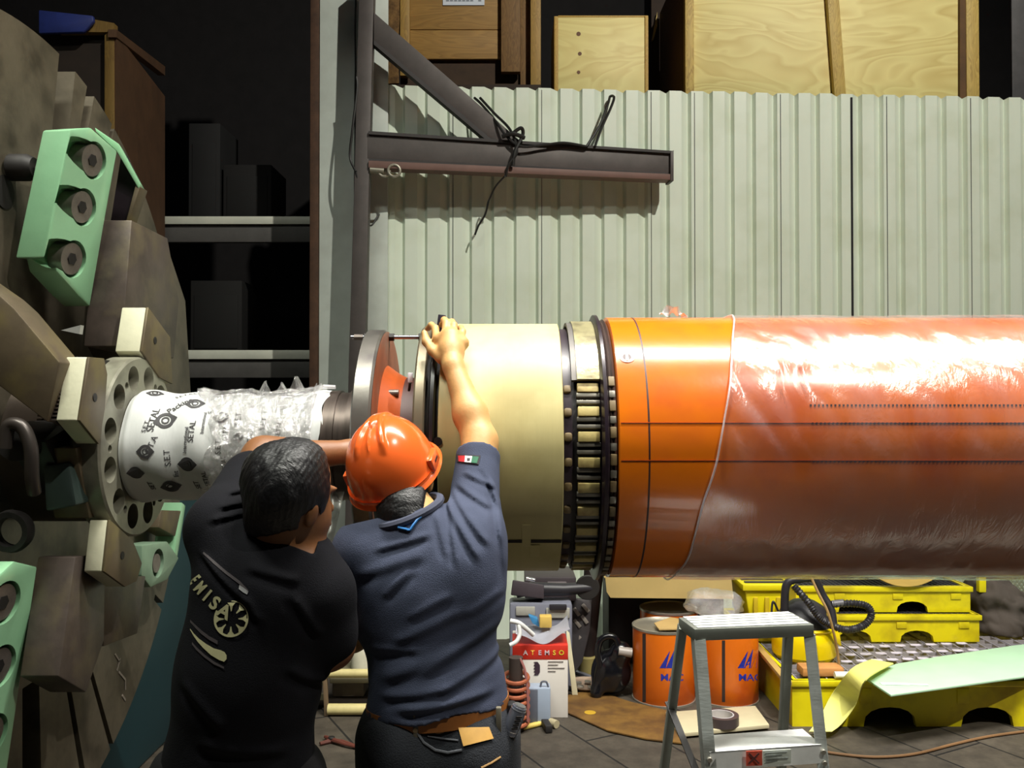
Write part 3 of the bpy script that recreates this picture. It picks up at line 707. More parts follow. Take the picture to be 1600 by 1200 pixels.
# dotted rows of rivets under the film
for e in (19.2, 12.0, -2.6):
    b = MB()
    for i in range(110):
        xx = .80 + i * .011
        c = AXO + Vector((xx, -.3985 * math.cos(math.radians(e)), .3985 * math.sin(math.radians(e))))
        b.box(c.x - .0022, c.x + .0022, c.y - .0012, c.y + .002, c.z - .0022, c.z + .0022)
    b.build('rivet_row', M_seam, RT, smooth=0)
# slotted plug
c = AXO + Vector((.318, -.397 * math.cos(math.radians(41.5)), .397 * math.sin(math.radians(41.5)))); n = Vector((0, -math.cos(math.radians(41.5)), math.sin(math.radians(41.5))))
b = MB(); b.tube([c - n * .004, c + n * .0015], .0215, 24); pl = b.build('drum_plug', M_or, RT)
u = n.cross(Vector((1, 0, 0)))
b = MB(); b.tube([c + n * .0012, c + n * .0022], .012, 20); b.build('plug_socket', M_seam, pl)
b = MB(); b.bar(c + n * .002 - u * .014, c + n * .002 + u * .014, .006, .003, n); b.build('plug_slot', mat('slotbright', (210, 210, 214), .2, .9), pl)
# threaded rod through the flanges
b = MB(); pr = AXO + Vector((0, -.0, .338))
rod = thing('threaded_rod', 'thin threaded steel rod joining the tops of the two flanges', 'rod', pr + Vector((-.36, 0, 0)))
b.tube([pr + Vector((-.5, 0, 0)), pr + Vector((-.27, 0, 0))], .0065, 10); b.build('rod', mat('rodsteel', (150, 150, 156), .25, .8), rod)
for x0, x1 in ((-.384, -.366), (-.29, -.272), (-.458, -.442)):
    MB().tube([pr + Vector((x0, 0, 0)), pr + Vector((x1, 0, 0))], .013, 6).build('hex_nut', M_dark, rod)
for x0, x1 in ((-.49, -.475), (-.475, -.462)):
    MB().tube([pr + Vector((x0, 0, 0)), pr + Vector((x1, 0, 0))], .009, 8).build('washer', M_bolt, rod)
c = P(641, 590, 2.48)
tag(MB().box(c.x - .007, c.x + .007, c.y, c.y + .004, c.z - .0135, c.z + .0135, .001).build('paper_tag', mat('tagwhite', (236, 232, 240), .5, var=0), RT), 'small white tag on the flange')
b = MB(); b.tube([P(641, 597, 2.49), P(639, 610, 2.52)], .004, 6); b.build('tag_clip', M_dark, RT)
b = MB(); c = P(607, 615, 2.6); b.tube([c, c + Vector((.03, 0, .0))], .012, 12); b.build('grease_nipple', M_bolt, RT)
b = MB(); c = P(684, 690, 2.37); b.tube([c, c + Vector((.0, .03, .0))], .012, 12); b.build('flange_pin', M_dark, RT)
# rollers / cradle that carries the rotor beyond the frame
CR = thing('roller_cradle', 'dark steel cradle carrying the far end of the orange rotor', 'cradle', (2.6, AY, 0))
MB().box(2.45, 2.75, AY - .5, AY + .5, 0, .85, .01).build('base', M_dark, CR)
for s in (-1, 1):
    MB().lathe([(2.5, .0001), (2.5, .09), (2.7, .09), (2.7, .0001)], (0, AY + s * .28, AZ - .397 - .002 + .0 + .0), 'X', 32, closed=False).build('roller', M_bolt, CR)
MB().box(2.48, 2.72, AY - .12, AY + .12, .85, 1.095, .01).build('saddle', M_bolt, CR)

# ---------------------------------------------------------------- plastic film on the drum
def film_mat(key, haze, rough, bumpk, bs, stretch, gl=.35, tint=(1, 1, 1), hc=(.85, .8, .84)):
    m = bpy.data.materials.new(key); m.use_nodes = True; nt = m.node_tree; N = nt.nodes; L = nt.links
    for x in list(N): N.remove(x)
    out = N.new('ShaderNodeOutputMaterial'); tr = N.new('ShaderNodeBsdfTransparent'); tr.inputs[0].default_value = (*tint, 1)
    gs = N.new('ShaderNodeBsdfGlossy'); gs.inputs['Roughness'].default_value = rough; gs.inputs[0].default_value = (1, 1, 1, 1)
    df = N.new('ShaderNodeBsdfDiffuse'); df.inputs[0].default_value = (*hc, 1)
    fr = N.new('ShaderNodeLayerWeight'); fr.inputs[0].default_value = .25
    tc = N.new('ShaderNodeTexCoord'); mp = N.new('ShaderNodeMapping'); mp.inputs['Scale'].default_value = stretch; L.new(tc.outputs['Object'], mp.inputs[0])
    n1 = N.new('ShaderNodeTexNoise'); n1.inputs['Scale'].default_value = bs; n1.inputs['Detail'].default_value = 6; n1.inputs['Roughness'].default_value = .62; n1.inputs['Distortion'].default_value = .8
    L.new(mp.outputs[0], n1.inputs[0])
    bp = N.new('ShaderNodeBump'); bp.inputs['Strength'].default_value = bumpk; bp.inputs['Distance'].default_value = .01
    L.new(n1.outputs[0], bp.inputs['Height'])
    for x in (gs, df, fr): L.new(bp.outputs[0], x.inputs['Normal'])
    # cloudy haze
    n2 = N.new('ShaderNodeTexNoise'); n2.inputs['Scale'].default_value = 3.5; n2.inputs['Detail'].default_value = 7; L.new(mp.outputs[0], n2.inputs[0])
    r2 = N.new('ShaderNodeMapRange'); r2.inputs[1].default_value = .35; r2.inputs[2].default_value = .75; r2.inputs[3].default_value = haze * .4; r2.inputs[4].default_value = haze * 1.9; L.new(n2.outputs[0], r2.inputs[0])
    m1 = N.new('ShaderNodeMixShader'); L.new(r2.outputs[0], m1.inputs[0]); L.new(tr.outputs[0], m1.inputs[1]); L.new(df.outputs[0], m1.inputs[2])
    ad = N.new('ShaderNodeMath'); ad.operation = 'MULTIPLY_ADD'; ad.inputs[1].default_value = .35; ad.inputs[2].default_value = gl; ad.use_clamp = True; L.new(fr.outputs['Fresnel'], ad.inputs[0])
    m2 = N.new('ShaderNodeMixShader'); L.new(ad.outputs[0], m2.inputs[0]); L.new(m1.outputs[0], m2.inputs[1]); L.new(gs.outputs[0], m2.inputs[2])
    L.new(m2.outputs[0], out.inputs[0]); return m
M_film = film_mat('film', .08, .2, .5, 5, (3, 1.3, 1.3), .065, tint=(.88, .87, .88), hc=(.6, .54, .58))
def edge_x(e):  # edge of the film along the drum, by surface elevation
    return np.interp(e, [-180, -90, -60, -20, 0, 20, 45, 70, 90, 180], [.44, .47, .47, .51, .545, .575, .615, .655, .675, .62])
def film_f(u, v):
    e = -180 + 360 * u; X0 = float(edge_x(e)); X = X0 + (2.42 - X0) * (v ** 1.4)
    er = math.radians(e)
    c = Vector((X * 3, math.cos(er) * 1.2, math.sin(er) * 1.2))
    wr = noise.fractal(Vector((X * 9 + math.sin(er) * 3, math.cos(er) * 2.5, math.sin(er) * 2.5)), .9, 2.1, 5)
    r = .4005 + .0035 + .0032 * wr
    k = math.exp(-((X - .72) / .16) ** 2 - ((e - 22) / 24) ** 2)      # loose gathered folds
    r += k * .012 * abs(math.sin(er * 7 + X * 34 + 2 * noise.noise(c * 3)))
    X += .012 * noise.noise(Vector((e * .03, 3, 1))) * (1 - v)
    return AXO + Vector((X, -r * math.cos(er), r * math.sin(er)))
b = MB(); b.grid(film_f, 200, 220, wrap=True)
fm = b.build('plastic_film', M_film, smooth=179); tag(fm, 'clear crinkled plastic film wrapped round the orange drum', 'plastic film')
# rolled edge of the film
b = MB(); pts = []
for i in range(120):
    e = -180 + 3 * i; pts.append(film_f(i / 120, 0))
b.tube(pts, .0028, 6, closed=True); o = b.build('film_edge', film_mat('filmedge', .4, .3, .3, 30, (1, 1, 1), .25)); o.parent = fm
# torn scrap standing on top
b = MB()
b.grid(lambda u, v: P(1030 + 45 * u, 492 - 14 * v * math.sin(PI * min(1, u * 1.2)), 2.72) + Vector((0, .03 * math.sin(9 * u) * v, .006 * math.sin(17 * u + 3 * v))), 24, 8)
tag(b.build('film_scrap', film_mat('scrap', .6, .15, .8, 40, (1, 1, 1), .3), smooth=179), 'torn scrap of clear film standing on top of the orange drum', 'plastic scrap')

# ---------------------------------------------------------------- white printed wrap on the shaft
M_wrap = mat('wrapwhite', (206, 208, 206), .4, var=.06, vs=3, bump=.5, bs=7, stretch=(3, 1, 1))
def wrap_r(X, e):
    er = math.radians(e)
    base = np.interp(X, [-1.145, -1.13, -1.05, -.9, -.8, -.72, -.64, -.60, -.56], [.163, .172, .168, .164, .160, .158, .166, .174, .170])
    step = .003 * math.sin(X * 46 + math.sin(er) * 2.2)
    return float(base) + step + .005 * noise.noise(Vector((X * 10, math.cos(er) * 1.5, math.sin(er) * 1.5)))
def wpt(X, e, dr=0):
    r = wrap_r(X, e) + dr; er = math.radians(e); return AXO + Vector((X, -r * math.cos(er), r * math.sin(er)))
b = MB(); b.grid(lambda u, v: wpt(-1.148 + (.588 + .03 * noise.noise(Vector((math.cos(2 * PI * u) * 2, math.sin(2 * PI * u) * 2, 0)))) * v, -180 + 360 * u), 140, 110, wrap=True)
WR = b.build('shaft_wrap', M_wrap, smooth=179); tag(WR, 'white printed wrapping round the shaft beside the chuck', 'wrapping')
M_ink = mat('ink', (62, 60, 62), .6, var=.2)
def wrap_print(bm, cx, e0, rot, flip=1):
    R = Matrix.Rotation(rot, 3, 'Z')
    def f(p):
        q = R @ p
        return wpt(cx + q.x, e0 + math.degrees(q.y / .168), .0016)
    return place_bm(bm, f)
def logo_bm(s):
    b = bmesh.new()
    def ringp(r0, r1, n, rot=0, sx=1):
        v = [(b.verts.new((math.cos(rot + 2 * PI * k / n) * r0 * sx, math.sin(rot + 2 * PI * k / n) * r0, 0)), b.verts.new((math.cos(rot + 2 * PI * k / n) * r1 * sx, math.sin(rot + 2 * PI * k / n) * r1, 0))) for k in range(n)]
        for k in range(n): b.faces.new((v[k][0], v[k][1], v[(k + 1) % n][1], v[(k + 1) % n][0]))
    ringp(s * .62, s, 24, 0, 1.0); ringp(s * .28, s * .46, 20)
    v = [b.verts.new(p) for p in ((s * .9, s * .5, 0), (s * 1.35, 0, 0), (s * .9, -s * .5, 0), (s * 1.0, 0, 0))]; b.faces.new(v)
    v = [b.verts.new(p) for p in ((-s * .9, s * .5, 0), (-s * 1.35, 0, 0), (-s * .9, -s * .5, 0), (-s * 1.0, 0, 0))]; b.faces.new(v)
    return b
prints = []
def row_e(py): return math.degrees(math.asin(max(-1, min(1, (693 - py) / 80))))
def wx(px, py):
    e = row_e(py); Y = AY - .168 * math.cos(math.radians(e)); return (px - 800) / F * Y, e
for px, py, kind, s, rot in ((258, 652, 'logo', .026, .3), (305, 629, 'logo', .022, .2), (228, 696, 'logo', .02, 0), (213, 726, 'dark', .02, 0), (268, 746, 'dark', .024, .1), (293, 714, 'dark', .022, 0), (243, 618, 'logo', .02, .2), (345, 648, 'logo', .02, 0), (372, 675, 'dark', .012, 0)):
    X, e = wx(px, py)
    bm = logo_bm(s)
    if kind == 'dark':
        n = 6; v = [bm.verts.new((math.cos(k * PI / 3) * s * 1.2, math.sin(k * PI / 3) * s * .9, .0)) for k in range(n)]
        bm.faces.new(v)
    wrap_print(bm, X, e, rot).build('printed_logo', M_ink, WR, smooth=0)
for px, py, txt, s, rot in ((240, 652, 'SETAL', .026, 1.5), (236, 690, 'S.E.T.A', .022, 1.2), (262, 705, 'S.E.T', .022, 1.65), (300, 668, 'SETAL', .022, 1.55), (290, 680, 'International', .014, 1.55), (281, 632, 'Packing', .024, .75), (291, 618, 'S.E.T.A.L', .016, .6), (340, 690, 'S.E.T', .02, 1.6), (238, 745, 'SET', .02, 1.75), (309, 745, 'SET', .02, 1.7), (330, 640, 'Int', .018, .5), (352, 668, 'SETAL', .02, 1.6), (372, 650, 'S.E.T', .02, 1.6), (350, 715, 'SETAL', .018, 1.65), (390, 680, 'SETAL', .02, 1.6), (410, 655, 'S.E.T', .02, 1.5), (435, 665, 'SETAL', .018, 1.5), (318, 655, 'International', .013, 1.6), (228, 662, 'S.E.T', .016, 1.4), (322, 735, 'SETAL', .018, 1.7), (276, 728, 'Int', .018, 1.6)):
    X, e = wx(px, py)
    wrap_print(text_mesh(txt, s * 1.1, .0003), X, e, rot).build('printed_text', M_ink, WR, smooth=0)
# crinkled film over the wrap
M_foil = film_mat('crinkle', .12, .12, 2.2, 22, (1.4, 1, 1), .3)
def crk(u, v):
    e = -35 - 12 * math.sin(2) + (230) * u
    X0 = -.925 + .05 * math.sin(u * 7) + .03 * noise.noise(Vector((u * 9, 0, 0)))
    X = X0 + (-.585 - X0) * v
    d = .008 + .014 * abs(noise.fractal(Vector((X * 16, u * 14, 2)), .8, 2.2, 4))
    return wpt(X, e, d)
b = MB(); b.grid(crk, 150, 80)
cf = b.build('crinkled_film', M_foil, smooth=179); tag(cf, 'crinkled clear film bunched over the white shaft wrapping', 'plastic film')
b = MB()
for i, (px, py, h) in enumerate(((415, 607, 12), (440, 606, 10), (462, 600, 12), (498, 604, 8))):
    c = P(px, py + 9, 2.72)
    b.grid(lambda u, v: c + Vector(((u - .5) * .05 * (1 - v * .8), .02 * math.sin(u * 5 + i), h * .0032 * v + .004 * math.sin(u * 9))), 8, 5)
tg = b.build('film_tips', M_foil, cf, smooth=179)
b = MB(); b.grid(lambda u, v: P(538 - 30 * v + (-34 + 4 * math.sin(5 * v)) * u, 768 + 132 * v, 2.56 + .02 * math.sin(9 * u + 5 * v) + .012 * math.sin(23 * v)), 16, 24)
b.build('hanging_flap', film_mat('flap', .38, .25, .8, 14, (1, 1, 1), .08, hc=(.7, .68, .62)), cf, smooth=179)
MB().tube([P(505, 604, 2.7), P(524, 605, 2.7)], .006, 8).build('foil_roll', film_mat('rollw', .8, .4, .2, 10, (1, 1, 1), .1), cf)
# ================================================================ PEOPLE
import openvdb
class SDF:
    def __init__(s, res): s.res = res; s.pr = []
    def cone(s, a, b, ra, rb, k=.03): s.pr.append(('c', np.array(a, float), np.array(b, float), ra, rb, k)); return s
    def chain(s, pts, rs, k=.03):
        for i in range(len(pts) - 1): s.cone(pts[i], pts[i + 1], rs[i], rs[i + 1], k)
        return s
    def ell(s, c, r, R=None, k=.03):
        s.pr.append(('e', np.array(c, float), np.array(r, float), np.array(R.to_3x3() if R is not None else Matrix.Identity(3)), 0, k)); return s
    def eval(s, extra=None, inflate=0.0, pad=.03):
        lo = np.full(3, 1e9); hi = -lo
        bb = []
        for p in s.pr:
            if p[0] == 'c': l = np.minimum(p[1] - p[3], p[2] - p[4]); h = np.maximum(p[1] + p[3], p[2] + p[4])
            else: l = p[1] - max(p[2]); h = p[1] + max(p[2])
            bb.append((l, h)); lo = np.minimum(lo, l); hi = np.maximum(hi, h)
        m = pad + inflate; lo -= m; hi += m
        n = np.ceil((hi - lo) / s.res).astype(int) + 1
        ax = [lo[i] + s.res * np.arange(n[i]) for i in range(3)]
        A = np.full(n, .2, np.float32)
        for p, (l, h) in zip(s.pr, bb):
            k = p[5]; mm = k + inflate + .02 + 3 * s.res
            i0 = np.maximum(0, np.floor((l - mm - lo) / s.res).astype(int)); i1 = np.minimum(n, np.ceil((h + mm - lo) / s.res).astype(int) + 1)
            X = ax[0][i0[0]:i1[0], None, None]; Y = ax[1][None, i0[1]:i1[1], None]; Z = ax[2][None, None, i0[2]:i1[2]]
            if p[0] == 'c':
                a, b = p[1], p[2]; d = b - a; L2 = max((d * d).sum(), 1e-9)
                t = np.clip(((X - a[0]) * d[0] + (Y - a[1]) * d[1] + (Z - a[2]) * d[2]) / L2, 0, 1)
                q = np.sqrt((X - a[0] - t * d[0]) ** 2 + (Y - a[1] - t * d[1]) ** 2 + (Z - a[2] - t * d[2]) ** 2) - (p[3] + (p[4] - p[3]) * t)
            else:
                c, r, R = p[1], p[2], p[3]; x, y, z = X - c[0], Y - c[1], Z - c[2]
                u = [(R[0][i] * x + R[1][i] * y + R[2][i] * z) for i in range(3)]
                k0 = np.sqrt(sum((u[i] / r[i]) ** 2 for i in range(3))); k1 = np.sqrt(sum((u[i] / r[i] ** 2) ** 2 for i in range(3))) + 1e-9
                q = k0 * (k0 - 1) / k1
            sl = tuple(slice(i0[i], i1[i]) for i in range(3)); B = A[sl]
            hh = np.clip(.5 + .5 * (B - q) / k, 0, 1)
            A[sl] = B + (q - B) * hh - k * hh * (1 - hh)
        A -= inflate
        G = (ax[0][:, None, None], ax[1][None, :, None], ax[2][None, None, :])
        if extra is not None: A = extra(A, *G).astype(np.float32)
        return A, lo
    def mesh(s, name, m, parent, extra=None, inflate=0.0):
        A, lo = s.eval(extra, inflate)
        g = openvdb.FloatGrid(.2); g.copyFromArray(np.ascontiguousarray(A, np.float32)); g.transform = openvdb.createLinearTransform(voxelSize=s.res)
        pts, tri, quad = g.convertToPolygons(0.0, 0.0)
        pts = pts + lo
        o = from_arrays(name, pts, [q[::-1] for q in quad.tolist()] + [t[::-1] for t in tri.tolist()], m, parent)
        return o
def vnoise(X, Y, Z, f, seed=0, amp=1.0):
    """cheap smooth noise from summed sines"""
    r = np.random.RandomState(seed); out = 0
    for i in range(6):
        d = r.normal(size=3); d /= np.linalg.norm(d); d = d * f * (1 + .6 * i)
        out = out + np.sin(d[0] * X + d[1] * Y + d[2] * Z + r.uniform(0, 6.28)) / (1 + .5 * i)
    return out * amp / 3
def folds(X, Y, Z, segs, yc=None):
    """cloth creases: ridges along lines in the XZ plane (seen on the back)"""
    out = 0
    for x0, z0, x1, z1, w_, a in segs:
        dx, dz = x1 - x0, z1 - z0; L2 = dx * dx + dz * dz
        t = ((X - x0) * dx + (Z - z0) * dz) / L2; tc = np.clip(t, 0, 1)
        px = X - x0 - tc * dx; pz = Z - z0 - tc * dz
        n = (px * -dz + pz * dx) / math.sqrt(L2)
        fade = np.exp(-(np.maximum(0, np.abs(t - .5) - .4) / .15) ** 2)
        g = np.exp(-(n / w_) ** 2) - .8 * np.exp(-((n + 1.7 * w_) / w_) ** 2)
        out = out + a * g * fade
    return out
def V(px, py, Y): return P(px, py, Y)

M_skin = mat('skin', (198, 152, 96), .5, var=.08, vs=14, bump=.12, bs=120)
M_skin.node_tree.nodes['Principled BSDF'].inputs['Subsurface Weight'].default_value = .1
M_skin.node_tree.nodes['Principled BSDF'].inputs['Subsurface Radius'].default_value = (.01, .004, .002)
M_skinb = mat('skinb', (128, 84, 50), .5, var=.1, vs=14, bump=.12, bs=120)
M_shirtA = mat('shirtgrey', (68, 74, 94), .9, var=.08, vs=30, bump=.35, bs=420, **{'Specular IOR Level': .25})
M_shirtB = mat('shirtblack', (9, 9, 16), .9, var=.15, vs=30, bump=.35, bs=420, **{'Specular IOR Level': .25})
M_jean = mat('jeans', (32, 35, 42), .85, var=.25, vs=12, bump=.5, bs=300)
M_jeanb = mat('trousersblk', (8, 7, 10), .95, var=.2, vs=12, bump=.4, bs=300)
M_hair = mat('hair', (10, 9, 12), .45, var=.3, vs=60, bump=.7, bs=90, stretch=(1, 3, .6))
M_boot = mat('boot', (34, 26, 20), .6, var=.2)

def finger(s, base, tips, r0, r1, k=.006):
    s.chain([base] + tips, list(np.linspace(r0, r1, len(tips) + 1)), k)

# ---------------------------------------------------------------- person in the orange helmet
PA = thing('person', 'person in grey-blue T-shirt and orange hard hat, one arm raised to the flange', 'person', (-.17, 2.1, 0))
neck = V(640, 812, 2.1); head = V(614, 722, 2.16)
shR = V(735, 838, 2.12); elR = V(750, 690, 2.29); wrR = V(708, 572, 2.39); kn = V(701, 533, 2.47)
shL = V(572, 862, 2.1); elL = V(548, 985, 2.2); wrL = V(570, 925, 2.36)
hipc = V(685, 1150, 2.1)
def legs(s, hipx, y0, zh, k=.04, inf=1.0, spread=.1, yk=.0):
    for sd in (-1, 1):
        a = (hipx + sd * .09, y0, zh); kn_ = (hipx + sd * (spread + .02), y0 + .05 + yk * (sd > 0), .47); an = (hipx + sd * (spread + .05), y0 - .02 + yk * (sd > 0), .09)
        s.chain([a, kn_, an], [.088 * inf, .062 * inf, .045 * inf], k)
s = SDF(.005)
# torso
s.cone(V(668, 930, 2.1), V(690, 1120, 2.1), .115, .12, .05)
s.ell(V(660, 930, 2.1), (.165, .105, .2), None, .05); s.ell(V(690, 1110, 2.1), (.15, .1, .12), None, .05)
s.ell(V(692, 1165, 2.1), (.14, .095, .11), None, .05)
s.chain([V(652, 870, 2.1), neck, V(628, 775, 2.13)], [.08, .058, .055], .04)
s.ell(V(618, 728, 2.19), (.068, .08, .09), Matrix.Rotation(.25, 3, 'X'), .03)
s.ell(V(650, 762, 2.22), (.03, .045, .03), None, .02)
# ear at the right of the head
s.ell(V(671, 752, 2.16), (.010, .018, .028), None, .006)
s.chain([V(700, 870, 2.1), shR, elR], [.08, .058, .042], .04)
s.chain([elR, elR.lerp(wrR, .35), wrR], [.041, .041, .027], .03)
s.chain([V(610, 880, 2.1), shL, elL, wrL], [.08, .06, .046, .03], .04)
# right hand
pm = wrR.lerp(kn, .5)
s.chain([wrR, V(705, 548, 2.43), V(704, 530, 2.455)], [.027, .034, .034], .015)
s.cone(V(688, 532, 2.46), V(722, 536, 2.45), .018, .02, .012)
finger(s, V(682, 528, 2.46), [V(680, 513, 2.5), V(674, 508, 2.545), V(668, 514, 2.57)], .0115, .0085)          # index over the flange
finger(s, V(696, 521, 2.46), [V(697, 505, 2.49), V(694, 500, 2.535), V(690, 508, 2.57)], .0115, .0088)
finger(s, V(709, 522, 2.46), [V(709, 508, 2.485), V(706, 503, 2.53), V(702, 511, 2.56)], .0112, .0085)
finger(s, V(721, 528, 2.455), [V(723, 518, 2.48), V(720, 512, 2.52), V(715, 518, 2.55)], .0102, .0078)
s.chain([V(690, 560, 2.42), V(676, 548, 2.44), V(666, 534, 2.46), V(663, 520, 2.475)], [.017, .013, .011, .009], .01)  # thumb
# left hand (reaching to the flange in front of the body)
s.chain([wrL, V(578, 905, 2.40)], [.028, .032], .02)
for i in range(4): finger(s, V(572 + 6 * i, 900, 2.41), [V(571 + 7 * i, 888, 2.43), V(571 + 7 * i, 880, 2.42)], .010, .008)
s.chain([V(588, 915, 2.40), V(597, 902, 2.42)], [.012, .009], .01)
legs(s, hipc.x, 2.1, .86)
for sd in (-1, 1): s.cone((hipc.x + sd * .16, 2.08, .06), (hipc.x + sd * .17, 2.28, .045), .045, .035, .02)
body = s.mesh('body', M_skin, PA)

s = SDF(.005)
s.cone(V(668, 930, 2.1), V(690, 1120, 2.1), .12, .125, .05)
s.ell(V(664, 925, 2.1), (.178, .118, .215), None, .05); s.ell(V(684, 1075, 2.1), (.158, .12, .14), None, .06)
s.ell(V(685, 1108, 2.1), (.162, .126, .06), None, .04)
s.chain([V(652, 880, 2.1), V(642, 830, 2.1)], [.09, .075], .04)
s.chain([V(692, 880, 2.1), shR, V(747, 712, 2.24)], [.09, .07, .054], .045)
s.cone(V(747, 712, 2.24), V(748, 690, 2.27), .054, .054, .01)
s.ell(V(733, 900, 2.09), (.075, .09, .13), None, .06)
s.chain([V(610, 885, 2.1), shL, V(552, 955, 2.16)], [.09, .072, .064], .045)
fa = []
def fs(x0, y0, x1, y1, w_=.007, a=.005):
    p, q = V(x0, y0, 1.99), V(x1, y1, 1.99); fa.append((p.x, p.z, q.x, q.z, w_, a))
for q in ((695, 790, 745, 870, .008, .008), (705, 782, 760, 850, .008, .007), (700, 800, 715, 880, .007, .006), (712, 768, 765, 800, .007, .006), (722, 748, 770, 770, .006, .005),
          (765, 745, 782, 850, .007, .006), (750, 735, 778, 800, .006, .005), (775, 740, 790, 900, .007, .004), (680, 810, 700, 870, .008, .005),
          (590, 860, 665, 838, .008, .006), (560, 900, 655, 868, .012, .005), (640, 960, 700, 930, .010, .004), (620, 1000, 720, 955, .012, .005), (600, 1060, 740, 1000, .014, .005), (660, 1050, 770, 985, .012, .006),
          (690, 1075, 785, 1030, .010, .006), (630, 1105, 760, 1085, .010, .008), (600, 1090, 700, 1070, .010, .005), (600, 930, 640, 890, .010, .005), (730, 960, 780, 930, .01, .004), (580, 1020, 650, 1010, .010, .004)):
    fs(*q[:4], q[4], q[5])
hemA = V(0, 1117, 2.0).z
slv = (elR - shR).normalized(); sp = V(744, 712, 2.25)
def exA(A, X, Y, Z):
    A = A - .75 * folds(X, Y, Z, fa) * (Y < 2.15) - vnoise(X, Y, Z, 26, 3, .0022)
    hz = hemA + .26 * np.minimum(0, X - V(680, 0, 2.0).x) + .07 * np.maximum(0, X - V(690, 0, 2.0).x) + .006 * np.sin(X * 40) 
    A = np.maximum(A, hz - Z)
    c = (X - sp.x) * slv[0] + (Y - sp.y) * slv[1] + (Z - sp.z) * slv[2]
    A = np.where(Z > V(0, 800, 2.1).z, np.maximum(A, c), A)
    # neck opening
    nx, nz = V(640, 800, 2.1).x, V(640, 800, 2.1).z
    d = ((X - nx) * -.22 + (Z - nz) * .97 + (Y - 2.1) * .12) - .002
    A = np.where((X < V(700, 0, 2.1).x), np.maximum(A, d), A)
    return A
shirtA = s.mesh('tshirt', M_shirtA, PA, exA); tag(shirtA, 'grey-blue short sleeved T-shirt')
# collar band and blue cord
def on_surface(o, px, py, Y0=1.2, off=.002):
    bpy.context.view_layer.update()
    if o.name not in BV:
        BV[o.name] = BVHTree.FromPolygons([o.matrix_world @ v.co for v in o.data.vertices], [p.vertices[:] for p in o.data.polygons])
    d = (P(px, py, 2) - Vector((0, 0, CH))).normalized(); h = BV[o.name].ray_cast(Vector((0, 0, CH)), d)
    return None if h[0] is None else h[0] - d * off
BV = {}
def surf_tube(o, pts, r, name, m, parent, off=.001, seg=6, n=6):
    q = [on_surface(o, x, y, off=off) for x, y in pts]; q = [p for p in q if p is not None]
    if len(q) < 2: return None
    return MB().tube(spline(q, n), r, seg).build(name, m, parent)
def dense(pts, n=8):
    out = []
    for i in range(len(pts) - 1):
        for k in range(n): t = k / n; out.append((pts[i][0] * (1 - t) + pts[i + 1][0] * t, pts[i][1] * (1 - t) + pts[i + 1][1] * t))
    return out + [pts[-1]]
nc = V(638, 799, 2.1)
b = MB(); pts = [nc + Vector((.075 * math.cos(a), .078 * math.sin(a), .028 * math.cos(a - .2) + .008 * math.sin(a))) for a in [i * PI / 16 for i in range(32)]]
b.tube(pts, .0105, 8, closed=True); b.build('collar', mat('collar', (62, 66, 84), .85, var=.1), PA)
surf_tube(shirtA, dense([(622, 824), (640, 828), (652, 812), (664, 802), (672, 796)], 3), .0032, 'neck_cord', mat('cordblue', (50, 120, 190), .4, var=0), PA, .004)
# sleeve hem & flag patch
def patch(o, quad, name, m, parent, off=.0025, n=8, label=None):
    """small cloth patch wrapped on the garment; quad in photo pixels (tl,tr,br,bl)"""
    b = MB(); g = []
    for j in range(n + 1):
        row = []
        for i in range(n + 1):
            u, v = i / n, j / n
            x = (quad[0][0] * (1 - u) + quad[1][0] * u) * (1 - v) + (quad[3][0] * (1 - u) + quad[2][0] * u) * v
            y = (quad[0][1] * (1 - u) + quad[1][1] * u) * (1 - v) + (quad[3][1] * (1 - u) + quad[2][1] * u) * v
            p = on_surface(o, x, y, off=off); row.append(b.bm.verts.new(p) if p is not None else None)
        g.append(row)
    for j in range(n):
        for i in range(n):
            f = (g[j][i], g[j][i + 1], g[j + 1][i + 1], g[j + 1][i])
            if all(f): b.bm.faces.new(f)
    loose = [v for v in b.bm.verts if not v.link_faces]; bmesh.ops.delete(b.bm, geom=loose, context='VERTS')
    bmesh.ops.recalc_face_normals(b.bm, faces=b.bm.faces); b.solid(.001)
    r = b.build(name, m, parent)
    if label: tag(r, label)
    return r
fp = patch(shirtA, [(713, 710), (751, 712), (748, 726), (714, 722)], 'flag_patch', mat('patchdark', (40, 34, 40), .8, var=0), PA, .002, label='small green white and red flag patch')
patch(shirtA, [(716, 712), (727, 712), (726, 722), (717, 721)], 'patch_stripe', mat('patchred', (186, 40, 46), .7, var=0), fp, .0035)
patch(shirtA, [(727, 712), (738, 713), (736, 723), (726, 722)], 'patch_stripe', mat('patchwhite', (224, 222, 226), .7, var=0), fp, .0035)
patch(shirtA, [(738, 713), (748, 714), (745, 724), (736, 723)], 'patch_stripe', mat('patchgreen', (26, 98, 66), .7, var=0), fp, .0035)
patch(shirtA, [(730, 716), (735, 716), (734, 720), (730, 720)], 'patch_emblem', mat('patchemb', (60, 56, 60), .7, var=0), fp, .0045, 3)
# nape hair, extended to the collar to stand in for the helmet's shadow
s = SDF(.005); s.ell(V(618, 742, 2.16), (.074, .07, .07), None, .01); s.ell(V(632, 785, 2.11), (.074, .068, .055), None, .03); s.ell(V(638, 808, 2.09), (.072, .06, .04), None, .03)
s.mesh('hair', M_hair, PA, lambda A, X, Y, Z: np.maximum(A, np.maximum(Y - 2.19, (X - V(668, 0, 2.12).x))) - vnoise(X, Y, Z, 180, 5, .0015))
